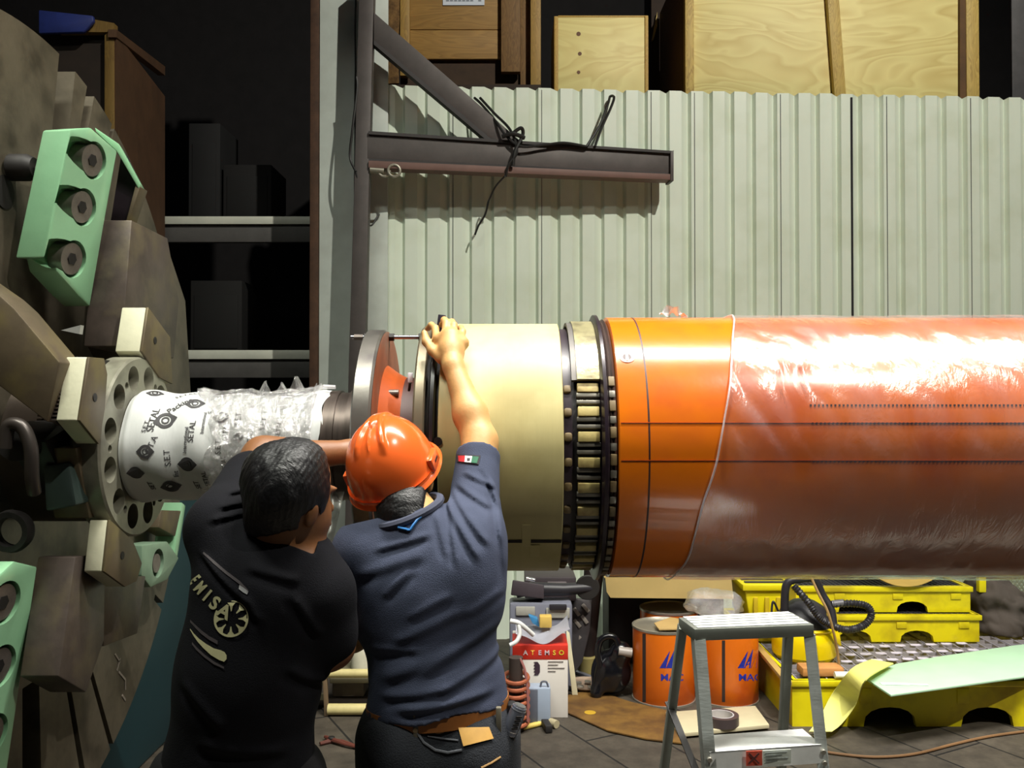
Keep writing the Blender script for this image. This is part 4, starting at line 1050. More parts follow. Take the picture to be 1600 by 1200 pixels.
# trousers, belt, boots
s = SDF(.006)
s.ell(V(685, 1150, 2.1), (.158, .122, .14), None, .05); s.ell(V(685, 1118, 2.1), (.152, .115, .05), None, .03)
legs(s, hipc.x, 2.1, .84, .05, 1.18)
s.ell(V(735, 1180, 2.04), (.08, .085, .1), None, .05); s.ell(V(640, 1180, 2.04), (.08, .085, .1), None, .05)
def exT(A, X, Y, Z): return np.maximum(np.maximum(A - vnoise(X, Y, Z, 24, 9, .004), Z - V(0, 1106, 2.0).z), .07 - Z)
jeans = s.mesh('jeans', M_jean, PA, exT)
b = MB()
def belt_pt(a, z): return Vector((V(685, 0, 2.1).x + .163 * math.cos(a), 2.1 + .128 * math.sin(a), z + .012 * math.cos(a)))
zb = V(0, 1126, 2.0).z
prof = []
for a in [i * PI / 24 for i in range(48)]:
    c = belt_pt(a, zb); prof.append(c)
rings = []
for i, c in enumerate(prof):
    n = Vector((math.cos(2 * PI * i / 48), math.sin(2 * PI * i / 48), 0))
    rings.append([b.bm.verts.new(c + n * dx + Vector((0, 0, dz))) for dx, dz in ((.002, -.017), (.005, -.015), (.005, .015), (.002, .017), (-.004, .017), (-.004, -.017))])
for i in range(48):
    A_, B_ = rings[i], rings[(i + 1) % 48]
    for k in range(6): b.bm.faces.new((A_[k], A_[(k + 1) % 6], B_[(k + 1) % 6], B_[k]))
bmesh.ops.recalc_face_normals(b.bm, faces=b.bm.faces)
b.build('belt', mat('beltleather', (156, 96, 44), .5, var=.15, vs=10), PA)
for px in (779, 652):
    q = [on_surface(jeans, px, y, off=.008) for y in (1140, 1132, 1122, 1112)]; q = [p for p in q if p]
    b = MB(); c = P(px, 1126, 2.0); a_ = (px - 691) / 1385 * 2.0 / .17; yy = 2.1 - .135 * math.sqrt(max(0, 1 - min(.98, a_ * a_)))
    b.box(c.x - .006, c.x + .006, yy - .004, yy + .01, zb - .03, zb + .026, .002); b.build('belt_loop', mat('loop', (104, 98, 84), .8, var=.1), PA)
patch(jeans, [(716, 1137), (764, 1136), (771, 1154), (724, 1166)], 'leather_patch', mat('leatherpatch', (208, 160, 84), .6, var=.12, vs=14), jeans, .004, label='tan patch on the back pocket')
surf_tube(jeans, dense([(668, 1150), (690, 1154), (716, 1157)]), .0022, 'pocket_seam', mat('seamj', (84, 86, 92), .8, var=0), jeans)
surf_tube(jeans, dense([(650, 1142), (662, 1160), (680, 1172), (700, 1176), (722, 1172)]), .003, 'pocket_seam', MATS['seamj'], jeans)
surf_tube(jeans, dense([(752, 1200), (768, 1192), (782, 1183)]), .0025, 'pocket_seam', mat('seamtan', (150, 116, 70), .8, var=0), jeans)
q = on_surface(jeans, 649, 1141, off=.004)
if q: MB().disc(-.003, .003, .006, q, 'Y', 12, .001).build('rivet', mat('rivet', (170, 150, 120), .3, .8), jeans)
for sd in (-1, 1):
    s = SDF(.006); x = hipc.x + sd * .15
    s.chain([(x, 2.06, .14), (x, 2.07, .06), (x + sd * .01, 2.2, .05), (x + sd * .015, 2.3, .045)], [.056, .056, .05, .042], .03)
    s.mesh('boot', M_boot, PA, lambda A, X, Y, Z: np.maximum(A, .002 - Z))
# clip-on tool on the belt
t = thing('pocket_tool', 'ribbed chrome and black tool clipped to the belt at the right hip', 'tool', V(800, 1125, 2.05))
a_, c_ = V(812, 1104, 2.04), V(796, 1146, 2.04); d_ = c_ - a_
MB().tube([a_, a_.lerp(c_, .3), a_.lerp(c_, .7), c_], [.017, .019, .019, .017], 16).build('grip', mat('toolgrey', (120, 124, 138), .3, .6), t)
MB().tube([a_ - d_ * .06, a_ + d_ * .1], [.014, .0185], 16).build('end_cap', mat('chrome', (220, 220, 226), .12, .9), t)
MB().tube([c_ - d_ * .16, c_ + d_ * .02], [.0185, .015], 16).build('end_cap', MATS['chrome'], t)
for k in range(4):
    p = a_.lerp(c_, .28 + .14 * k); MB().box(p.x - .002, p.x + .012, p.y - .021, p.y - .015, p.z - .002, p.z + .002, .0005).build('rib', M_dark, t)
MB().box(V(793, 0, 2.06).x, V(806, 0, 2.06).x, 2.055, 2.09, V(0, 1178, 2.06).z, V(0, 1100, 2.06).z, .006).build('pouch', mat('pouchblk', (18, 17, 20), .7), t)

# ---------------------------------------------------------------- helmet
HC = V(609, 724, 2.16)
H = thing('hard_hat', 'glossy orange ridged hard hat worn by the person with the raised arm', 'helmet', HC)
M_hat = mat('hatorange', (230, 100, 40), .22, var=.03, vs=3)
M_hat.node_tree.nodes['Principled BSDF'].inputs['Coat Weight'].default_value = .5
up = Vector((-.28, -.45, .85)).normalized(); fw = Vector((.12, .87, .48)); fw = (fw - up * fw.dot(up)).normalized(); sdv = fw.cross(up).normalized()
HM = Matrix((sdv, fw, up)).transposed().to_4x4(); HM.translation = HC
def hat_f(u, v):
    a = 2 * PI * u; t = v * PI / 2          # v 0 rim, 1 crown
    rx, ry, rz = .108, .126, .146
    x = rx * math.cos(a) * math.cos(t) ** .9; y = ry * math.sin(a) * math.cos(t) ** .9; z = rz * math.sin(t) ** .95 - .03
    if v < .06: k = 1 + .03 * (1 - v / .06); x *= k; y *= k
    # three ridges front to back
    hgt = 0
    for c0, w_ in ((0, .012), (-.034, .0075), (.034, .0075)):
        cc = c0 * (.3 + .7 * min(1, max(0, .03 - y) / .1)); 
        if c0 == 0 and y < 0: w_ *= max(.05, 1 + y / .02)
        hgt = max(hgt, math.exp(-((x - cc) / w_) ** 4) * min(1, max(0, (z - .02) / .02)) * min(1, max(0, (y + .085) / .02)))
    n = Vector((x, y, z + .03)).normalized(); k_ = 0
    return HM @ (Vector((x, y, z)) + n * .008 * hgt)
b = MB(); b.grid(hat_f, 128, 60, wrap=True)
bmesh.ops.remove_doubles(b.bm, verts=b.bm.verts, dist=.0002); bmesh.ops.recalc_face_normals(b.bm, faces=b.bm.faces); b.solid(.003)
b.build('shell', M_hat, H, smooth=60)
b = MB(); pr = []
for i in range(64):
    a = 2 * PI * i / 64; ext = .007 + .024 * max(0, math.sin(a)) ** 2
    rr = [(0.006, -.02), (.0, -.028), (ext, -.036), (ext + .003, -.041), (ext, -.044), (-.004, -.038)]
    pr.append([b.bm.verts.new(HM @ Vector(((.108 + d) * math.cos(a), (.126 + d) * math.sin(a), z))) for d, z in rr])
for i in range(64):
    for k in range(6): b.bm.faces.new((pr[i][k], pr[i][(k + 1) % 6], pr[(i + 1) % 64][(k + 1) % 6], pr[(i + 1) % 64][k]))
bmesh.ops.recalc_face_normals(b.bm, faces=b.bm.faces); b.build('brim', M_hat, H, smooth=50)
for sg in (1, -1):
    b = MB(); b.box(sg * .1, sg * .117, -.03, .03, -.03, .006, .005, HM); b.build('slot_boss', M_hat, H)
    b = MB(); b.box(sg * .1165, sg * .1178, -.012, .012, -.014, -.008, .0, HM); b.build('accessory_slot', M_seam, H)
b = MB(); b.box(-.018, .018, -.124, -.112, -.036, -.02, .004, HM); b.build('rear_boss', M_hat, H)

# black block held by the raised hand
tag(MB().box(-.011, .011, -.009, .009, -.034, .03, .002, Matrix.Translation(V(689, 508, 2.60)) @ Matrix.Rotation(.12, 4, 'Y')).build('steel_block', mat('blockblk', (44, 38, 52), .45, .3)), 'small dark steel block held upright by the raised hand on the flange top', 'steel block')

# ---------------------------------------------------------------- dark haired person
PB = thing('person', 'dark haired person in a black T-shirt with a gear logo on the back, leaning in', 'person', (-.6, 1.95, 0))
hd = V(455, 768, 1.9)
shl = V(352, 828, 1.96); ell_ = V(412, 716, 2.2); wrl = V(548, 706, 2.33)
shr = V(497, 925, 1.92); elr = V(516, 1008, 1.95); wrr = V(520, 930, 2.2)
hpc = V(372, 1215, 1.95)
hR = Matrix.Rotation(.35, 3, 'Y') @ Matrix.Rotation(-.3, 3, 'X')
def torsoB(s, g=0, k=.05):
    s.chain([V(425, 925, 1.93), V(392, 1040, 1.93), V(372, 1190, 1.95)], [.125 + g, .12 + g, .115 + g], k)
    s.ell(V(418, 935, 1.93), (.15 + g, .1 + g, .15 + g), Matrix.Rotation(.32, 3, 'Y'), k)
    s.ell(V(385, 1080, 1.93), (.135 + g, .105 + g, .2 + g), Matrix.Rotation(.1, 3, 'Y'), k)
    s.ell(V(372, 1200, 1.95), (.15 + g, .115 + g, .14 + g), None, k)
s = SDF(.005); torsoB(s)
s.chain([V(425, 900, 1.93), V(440, 852, 1.92), V(450, 810, 1.92)], [.08, .066, .06], .035)
s.ell(hd + Vector((.0, .0, 0)), (.078, .096, .108), hR, .03)
fd = Vector((.6, .76, -.26)).normalized()          # where the face looks: right, away and down
s.ell(hd + fd * .035 + Vector((0, 0, -.05)), (.058, .062, .06), None, .03)      # jaw
nos = hd + fd * .105 + Vector((0, 0, -.018)); s.cone(hd + fd * .08 + Vector((0, 0, .015)), nos, .01, .013, .012)
sdw = fd.cross(Vector((0, 0, 1))).normalized()
s.ell(hd + fd * .092 + Vector((0, 0, .022)), (.03, .02, .009), None, .015)
s.ell(hd + fd * .09 + Vector((0, 0, -.055)), (.02, .015, .01), None, .01)
ear = V(487, 806, 1.845); s.ell(ear, (.008, .017, .028), Matrix.Rotation(-.5, 3, 'Z') @ Matrix.Rotation(.35, 3, 'Y'), .006)
s.chain([V(385, 885, 1.94), shl, ell_, wrl], [.08, .062, .046, .03], .04)
s.cone(ell_, ell_.lerp(wrl, .35), .045, .044, .02)
# his left hand laid on the flange rim
s.chain([wrl, V(566, 706, 2.345)], [.029, .032], .02)
for i in range(4): finger(s, V(574, 696 + 6 * i, 2.35), [V(584, 692 + 7 * i, 2.36), V(592, 694 + 7 * i, 2.37)], .010, .008)
s.chain([V(566, 692, 2.34), V(574, 680, 2.355)], [.012, .009], .01)
s.chain([V(470, 905, 1.92), shr, elr, wrr], [.08, .062, .046, .03], .04)
s.chain([wrr, V(522, 905, 2.26)], [.028, .032], .02)
for i in range(4): finger(s, V(516 + 5 * i, 900, 2.27), [V(516 + 6 * i, 890, 2.29), V(517 + 6 * i, 884, 2.285)], .010, .008)
s.chain([V(512, 912, 2.25), V(504, 900, 2.27)], [.012, .009], .01)
legs(s, hpc.x, 1.95, .8)
for sd in (-1, 1): s.cone((hpc.x + sd * .15, 1.93, .06), (hpc.x + sd * .16, 2.13, .045), .045, .035, .02)
bodyB = s.mesh('body', M_skinb, PB)
# eyes on the face
for sg in (-1, 1):
    e = hd + fd * .066 + sdw * .03 * sg + Vector((0, 0, .008)); s = MB(); s.lathe([(-.01, .0004), (-.006, .008), (0, .01), (.006, .008), (.01, .0004)], e, 'Z', 14, closed=False); s.build('eye', mat('eyew', (200, 196, 190), .3, var=0), PB)
# hair cap
s = SDF(.004); s.ell(hd + Vector((-.004, -.004, .004)), (.0875, .106, .116), hR, .02)
s.ell(V(430, 812, 1.9), (.062, .06, .06), None, .03); s.ell(V(425, 745, 1.9), (.06, .08, .07), None, .03)
def exHair(A, X, Y, Z):
    f = (X - hd.x) * fd.x + (Y - hd.y) * fd.y + (Z - hd.z) * (fd.z + .35)
    A = np.maximum(A, f - .05 + .012 * np.sin((Z - hd.z) * 60) * 0)
    n_ = (Z - (V(0, 834, 1.85).z + .25 * (X - V(430, 0, 1.85).x)))
    A = np.maximum(A, -n_)
    # cut round the ear
    d = np.sqrt((X - ear.x) ** 2 + ((Y - ear.y) * .8) ** 2 + ((Z - ear.z + .016) * .8) ** 2) - .028
    A = np.maximum(A, -d)
    st = np.sin((X * 1.0 - Z * .35) * 560 + 2 * np.sin(Z * 40)) * .0008 + vnoise(X, Y, Z, 70, 41, .003)
    return A - st
hairB = s.mesh('hair', M_hair, PB, exHair); tag(hairB, 'short black hair')
# shirt
s = SDF(.005); torsoB(s, .012, .055)
s.chain([V(425, 905, 1.93), V(438, 868, 1.92)], [.095, .076], .04)
s.chain([V(385, 885, 1.94), shl, V(392, 748, 2.14)], [.095, .078, .068], .045)
s.chain([V(470, 905, 1.92), shr, V(512, 1000, 1.94)], [.09, .07, .06], .04)
s.cone(V(512, 985, 1.94), V(512, 1000, 2.0), .058, .052, .03)
fb = []
def fsb(x0, y0, x1, y1, w_=.007, a=.005):
    p, q = V(x0, y0, 1.85), V(x1, y1, 1.85); fb.append((p.x, p.z, q.x, q.z, w_, a))
for q in ((340, 775, 395, 768, .006, .006), (336, 795, 392, 786, .006, .006), (345, 758, 398, 752, .006, .005), (325, 815, 385, 802, .006, .005),
          (318, 870, 400, 930, .006, .006), (395, 925, 420, 960, .008, .004), (400, 880, 470, 900, .01, .005), (300, 1060, 360, 1120, .012, .005), (470, 930, 500, 990, .01, .005), (460, 1040, 500, 1080, .01, .005), (330, 1150, 440, 1170, .012, .005)):
    fsb(*q)
def exB(A, X, Y, Z):
    A = A - folds(X, Y, Z, fb) * (Y < 2.1) - vnoise(X, Y, Z, 24, 13, .002)
    A = np.maximum(A, V(0, 1238, 1.9).z - Z)
    n0 = V(440, 850, 1.92); d = (X - n0.x) * .35 + (Z - n0.z) * .93 + (Y - n0.y) * .3 - .0
    return np.where((X > V(402, 0, 1.9).x) & (X < V(500, 0, 1.9).x), np.maximum(A, d), A)
shirtB = s.mesh('tshirt', M_shirtB, PB, exB); tag(shirtB, 'black T-shirt with logo')
s = SDF(.006); s.ell(V(372, 1225, 1.95), (.155, .12, .14), None, .05); legs(s, hpc.x, 1.95, .8, .05, 1.2)
s.mesh('trousers', M_jeanb, PB, lambda A, X, Y, Z: np.maximum(np.maximum(A - vnoise(X, Y, Z, 24, 19, .004), Z - .87), .07 - Z))
for sd in (-1, 1):
    s = SDF(.006); x = hpc.x + sd * .15
    s.chain([(x, 1.92, .14), (x, 1.93, .06), (x + sd * .01, 2.05, .05), (x + sd * .015, 2.15, .045)], [.056, .056, .05, .042], .03)
    s.mesh('boot', M_boot, PB, lambda A, X, Y, Z: np.maximum(A, .002 - Z))
# print on the back
M_print = mat('shirtprint', (186, 182, 140), .7, var=.1, vs=30)
M_printd = mat('shirtprintdim', (70, 64, 66), .7, var=.2)
def wrap_text(bm, cx, cy, ang, sq=1.0, off=.0025, name='print_text', m=None, ppm=740, par=None, shear=0):
    ca, sa = math.cos(ang), math.sin(ang); dead = []
    for v in bm.verts:
        x, y = v.co.x * sq + v.co.y * shear, v.co.y
        px = cx + (x * ca + y * sa) * ppm; py = cy + (x * sa - y * ca) * ppm
        p = on_surface(shirtB, px, py, off=off)
        if p is None: dead.append(v)
        else: v.co = p
    bmesh.ops.delete(bm, geom=dead, context='VERTS')
    b = MB(); b.bm.free(); b.bm = bm; return b.build(name, m or M_print, par or shirtB, smooth=0)
for ch, px, py, sq, ang, sz in (('E', 303, 906, .45, .95, .036), ('M', 312, 919, .6, .8, .036), ('I', 323, 931, .8, .7, .036), ('S', 335, 943, .95, .6, .037), ('A', 350, 956, 1, .5, .038)):
    wrap_text(text_mesh(ch, sz * 1.05, .0014), px, py, ang, sq, m=M_print, name='printed_letter')
# gear wheel logo
bm = bmesh.new(); R0 = .039
def arc(r0, r1, a0, a1, n):
    for k in range(n):
        a, c = a0 + (a1 - a0) * k / n, a0 + (a1 - a0) * (k + 1) / n
        bm.faces.new([bm.verts.new((math.cos(t) * r, math.sin(t) * r, 0)) for t, r in ((a, r0), (a, r1), (c, r1), (c, r0))])
arc(R0 * .88, R0, math.radians(-190), math.radians(20), 36)
arc(R0 * .95, R0, math.radians(20), math.radians(110), 16)
for k in range(8):
    a = math.radians(20 + 45 * k)
    if k in (3,): continue
    for t0, t1, w0, w1 in ((.42, .7, .06, .11), (.7, .92, .11, .26)):
        bm.faces.new([bm.verts.new((math.cos(a + q) * R0 * t, math.sin(a + q) * R0 * t, 0)) for t, q in ((t0, -w0), (t1, -w1), (t1, w1), (t0, w0))])
wrap_text(bm, 361, 967, .35, .93, name='printed_gear')
def blob(pts, m, name):
    bm = bmesh.new(); n = len(pts) // 2; top = pts[:n]; bot = pts[n:][::-1]
    rows = []
    for (a, c) in zip(top, bot):
        rows.append([bm.verts.new((a[0] * (1 - t) + c[0] * t, a[1] * (1 - t) + c[1] * t, 0)) for t in (0, .5, 1)])
    for i in range(n - 1):
        for j in range(2): bm.faces.new((rows[i][j], rows[i + 1][j], rows[i + 1][j + 1], rows[i][j + 1]))
    for v in bm.verts: v.co = on_surface(shirtB, v.co.x, v.co.y, off=.0025) or v.co
    dead = [v for v in bm.verts if v.co.x > 10]; bmesh.ops.delete(bm, geom=dead, context='VERTS')
    b = MB(); b.bm.free(); b.bm = bm; return b.build(name, m, shirtB, smooth=0)
blob([(297, 982), (303, 990), (311, 998), (322, 1006), (334, 1013), (345, 1016), (351, 1019), (354, 1024), (354, 1030), (350, 1034), (342, 1031), (330, 1024), (318, 1013), (309, 1003), (302, 993), (297, 984)], M_print, 'printed_swoosh')
blob([(297, 968), (305, 976), (315, 985), (327, 994), (340, 1001), (340, 1007), (327, 1000), (315, 991), (305, 981), (297, 972)], M_printd, 'printed_line')
blob([(300, 1003), (308, 1012), (320, 1023), (335, 1034), (350, 1042), (350, 1045), (334, 1038), (319, 1027), (307, 1016), (300, 1007)], M_printd, 'printed_line')
blob([(318, 862), (335, 876), (355, 893), (375, 908), (388, 922), (386, 926), (373, 912), (353, 897), (333, 880), (317, 865)], M_printd, 'printed_line')
blob([(374, 914), (380, 918), (388, 924), (386, 929), (379, 925), (373, 920)], mat('palefleck', (196, 196, 196), .3, .5, var=0), 'pale_fleck')  # small pale half-metallic fleck at the lower end of the upper line
# ================================================================ THINGS UNDER AND BEHIND THE ROTOR
def X_(px, Y): return P(px, 600, Y).x
def Z_(py, Y): return P(800, py, Y).z
# ---- orange cans
M_can = mat('canorange', (226, 112, 20), .3, var=.05, vs=4, dirt=(196, 84, 22), ds=4)
M_rim = mat('canrim', (176, 172, 160), .35, .7, var=.15)
M_blue = mat('canblue', (32, 46, 150), .4, var=.05)
M_stripe = mat('canstripe', (48, 38, 36), .5, var=.1)
def can(px, Y, label, logo=None, stripe=None, r=.168, h=.40):
    c = Vector((X_(px, Y), Y, 0)); t = thing('paint_can', label, 'can', c, 'orange paint cans under the rotor')
    body = MB().lathe([(.006, r - .004), (.012, r), (h - .012, r), (h - .012, r - .01), (.006, r - .01)], c, 'Z', 64).build('can_body', M_can, t)
    MB().lathe([(0, r - .01), (0, r + .003), (.01, r + .004), (.012, r), (.012, r - .012)], c, 'Z', 64).build('bottom_rim', M_rim, t)
    MB().lathe([(h - .012, r - .012), (h - .012, r + .003), (h, r + .004), (h + .002, r - .002), (h - .006, r - .006), (h - .008, .001)], c, 'Z', 64, closed=False).build('lid', M_rim, t)
    bpy.context.view_layer.update()
    if stripe: patch(body, [(stripe, 990), (stripe + 5, 990), (stripe + 5, 1097), (stripe, 1097)], 'side_seam', M_stripe, t, .001, 10)
    if logo:
        lx, ly = logo
        bm = bmesh.new()
        for (a, b_, w0) in (((-11, 14), (0, -12), 9), ((-1, 14), (8, -15), 9), ((9, 14), (16, -13), 8)):
            n = 5
            rows = [[bm.verts.new((lx + a[0] + (b_[0] - a[0]) * i / n - w0 * .5 * (1 - i / n), ly + a[1] + (b_[1] - a[1]) * i / n, 0)), bm.verts.new((lx + a[0] + (b_[0] - a[0]) * i / n + w0 * .5 * (1 - i / n) + .8, ly + a[1] + (b_[1] - a[1]) * i / n, 0))] for i in range(n + 1)]
            for i in range(n): bm.faces.new((rows[i][0], rows[i][1], rows[i + 1][1], rows[i + 1][0]))
        dead = []
        for v in bm.verts:
            p = on_surface(body, v.co.x, v.co.y, off=.0015)
            if p is None: dead.append(v)
            else: v.co = p
        bmesh.ops.delete(bm, geom=dead, context='VERTS'); b = MB(); b.bm.free(); b.bm = bm; b.build('printed_logo', M_blue, t, smooth=0)
        bm = text_mesh('MAC', .05, .0008); dead = []
        for v in bm.verts:
            p = on_surface(body, lx + 4 + v.co.x * 340, ly + 29 - v.co.y * 300, off=.0015)
            if p is None: dead.append(v)
            else: v.co = p
        bmesh.ops.delete(bm, geom=dead, context='VERTS'); b = MB(); b.bm.free(); b.bm = bm; b.build('printed_name', M_blue, t, smooth=0)
    return t
can(1036, 4.87, 'orange paint can with a scrap of cardboard lying on its lid, left of the stepladder', (1046, 1030), 1004)
can(1134, 4.87, 'orange paint can seen through the frame of the aluminium stepladder', (1168, 1030), 1128)
can(1044, 5.27, 'orange can standing in the dark behind the can with cardboard on its lid')
b = MB(); b.prism([PZ(1022, 975, .412), PZ(1048, 966, .412), PZ(1072, 970, .412), PZ(1066, 984, .412), PZ(1030, 985, .412)], (0, 0, .006)); tag(b.build('cardboard_scrap', mat('cardb', (176, 146, 92), .8, var=.12)), 'scrap of cardboard lying on the lid of the left orange can', 'cardboard')
# ---- cardboard tray and its dark bin
MBX = mat('binblk', (24, 21, 24), .6, var=.2)
t = thing('storage_bin', 'black bin standing behind the orange cans under the cardboard tray', 'bin', (X_(1040, 5.6), 5.68, 0))
MB().box(X_(950, 5.5), X_(1130, 5.5), 5.5, 5.85, 0, .49, .01).build('bin_body', MBX, t)
MB().box(X_(946, 5.5), X_(1134, 5.5), 5.48, 5.87, .49, .503, .004).build('lid', MBX, t)
t = thing('cardboard_tray', 'open cardboard sheet folded down over the bin, above the orange cans', 'cardboard', (X_(1045, 5.1), 5.4, .51))
M_cb = mat('cardlit', (204, 178, 116), .75, var=.06, vs=5)
MB().box(X_(944, 5.08), X_(1146, 5.08), 5.08, 5.84, .61, .616).build('top_sheet', M_cb, t)
MB().prism([P(945, 895, 5.05), P(1142, 895, 5.05), P(1146, 936, 5.08), P(954, 934, 5.08), P(948, 925, 5.07)], (0, .006, 0)).build('front_flap', M_cb, t)
MB().box(X_(960, 5.5), X_(1130, 5.5), 5.5, 5.8, .505, .609).build('tray_core', M_cb, t)
# ---- crumpled clear bag
b = MB()
def bag(u, v):
    a = 2 * PI * u; th = PI * v; c = Vector((X_(1112, 4.9), 4.9, .51))
    r = Vector((.15 * math.cos(a) * math.sin(th), .09 * math.sin(a) * math.sin(th), .08 * math.cos(th)))
    return c + r * (1 + .25 * noise.fractal(r * 11 + Vector((3, 1, 2)), .8, 2.2, 4))
b.grid(bag, 60, 40, wrap=True); tag(b.build('plastic_bag', film_mat('bagfilm', .1, .12, 1.4, 30, (1, 1, 1), .12), smooth=179), 'crumpled clear plastic bag on the can behind the stepladder top', 'bag')
# ---- stepladder
M_al = mat('aluminium', (196, 202, 198), .38, .25, var=.12, vs=8, bump=.1, bs=50, stretch=(1, 1, 4), dirt=(140, 142, 136), ds=9)
LD = thing('stepladder', 'small aluminium stepladder with flat ribbed top in front of the orange cans', 'stepladder', (.57, 2.05, 0))
zt = 1.111
A_, B_, C_, D_ = PZ(1085, 983, zt), PZ(1272, 976, zt), PZ(1237, 956.5, zt), PZ(1060, 964.5, zt)
MB().prism([A_, B_, C_, D_], (0, 0, -.028), .002).build('top_cap', mat('aludull', (128, 132, 124), .45, .5, var=.15), LD)
for k in range(5):
    t0 = .04 + .2 * k; p, q = A_.lerp(D_, t0), B_.lerp(C_, t0); p2, q2 = A_.lerp(D_, t0 + .13), B_.lerp(C_, t0 + .13)
    MB().prism([p + Vector((.01, 0, .0002)), q + Vector((-.01, 0, .0002)), q2 + Vector((-.01, 0, .0002)), p2 + Vector((.01, 0, .0002))], (0, 0, .0025)).build('tread_rib', mat('alubright', (236, 238, 236), .35, .1, var=.1, vs=20), LD)
zs = .84
def fr(side, z):  # front rail centre at height z
    a, b2 = (A_, PZ(1101, 1176, zs)) if side < 0 else (B_, PZ(1292, 1164, zs))
    t0 = (zt - z) / (zt - zs); v = a.lerp(b2, t0); v.z = z; return v
def rr_(side, z):
    a = D_ if side < 0 else C_
    return Vector((a.x + side * .055 * (zt - z), a.y + .33 * (zt - z), z))
for sd in (-1, 1):
    a, c = fr(sd, zt - .026), fr(sd, .02); a += Vector((-sd * .012, .006, 0)); c += Vector((-sd * .012, .006, 0))
    MB().bar(a, c, .026, .004, (0, 1, 0)).bar(a + Vector((sd * .012, .02, 0)), c + Vector((sd * .012, .02, 0)), .003, .045, (0, 1, 0)).build('front_rail', M_al, LD)
    a, c = rr_(sd, zt - .02), rr_(sd, .02)
    MB().bar(a + Vector((-sd * .01, -.012, 0)), c + Vector((-sd * .01, 0, 0)), .02, .028, (0, 1, 0), .002).build('rear_leg', mat('aludull', (128, 132, 124), .45, .5, var=.15), LD)
    for f, nm in ((fr, 'front'), (rr_, 'rear')):
        q = f(sd, 0); MB().box(q.x - .022, q.x + .022, q.y - .02, q.y + .035, 0, .03, .004).build('rubber_foot', M_dark, LD)
for i, z in enumerate((.84, .57, .30)):
    a, c = fr(-1, z), fr(1, z); dd = Vector((0, .105, 0)) + (D_ - A_) * .0
    if i == 0: a2, c2 = PZ(1101, 1154, z), PZ(1234, 1148, z)
    a2, c2 = a + Vector((.0, .10, 0)), c + Vector((-.012, .10, 0))
    st = MB().prism([a + Vector((.012, 0, 0)), c + Vector((-.012, 0, 0)), c2 + Vector((-.012, 0, 0)), a2 + Vector((.012, 0, 0))], (0, 0, -.003)).prism([a + Vector((.012, 0, 0)), c + Vector((-.012, 0, 0)), c + Vector((-.012, 0, -.042)), a + Vector((.012, 0, -.042))], (0, .003, 0)).build('step', MATS['alubright'], LD)
for py0 in (1176,):
    b = MB(); b.prism([P(1166, 1174, 2.03), P(1191, 1173, 2.033), P(1191, 1196, 2.033), P(1166, 1197, 2.03)], (0, .002, 0)); lb = b.build('warning_label', mat('labelred', (206, 84, 62), .6, var=.1), LD)
    b = MB(); b.prism([P(1192, 1173, 2.033), P(1236, 1171, 2.04), P(1236, 1193, 2.04), P(1192, 1196, 2.033)], (0, .002, 0)); lw = b.build('info_label', mat('labelwhite', (206, 212, 202), .6, var=.05), LD)
    for k in range(4):
        b = MB(); b.prism([P(1196, 1176 + 4.6 * k, 2.031), P(1196 + (34, 26, 36, 20)[k], 1175 + 4.6 * k - .8, 2.037), P(1196 + (34, 26, 36, 20)[k], 1176.6 + 4.6 * k - .8, 2.037), P(1196, 1177.6 + 4.6 * k, 2.031)], (0, .001, 0)); b.build('label_line', mat('labelgrey', (130, 136, 132), .7), LD)
    for sg in (-1, 1):
        b = MB(); b.bar(P(1178 - 8 * sg, 1177, 2.029), P(1178 + 8 * sg, 1193, 2.029), .004, .001, (0, 1, 0)); b.build('label_cross', mat('labeldark', (90, 48, 44), .7), LD)
for sd in (-1, 1):
    for z in (.80, .825):
        q = fr(sd, z) + Vector((-sd * .01, -.0, 0)); MB().disc(-.004, .003, .006, q, 'Y', 12, .001).build('rivet', M_rim, LD)
MB().bar(rr_(-1, .78), rr_(1, .78) * 1.0, .018, .018, (0, 1, 0), .001).build('rear_brace', MATS['aludull'], LD) if False else None
MB().bar(fr(-1, .74) + Vector((0, .03, 0)), rr_(-1, .88), .004, .016, (1, 0, 0)).build('spreader', M_dark, LD)


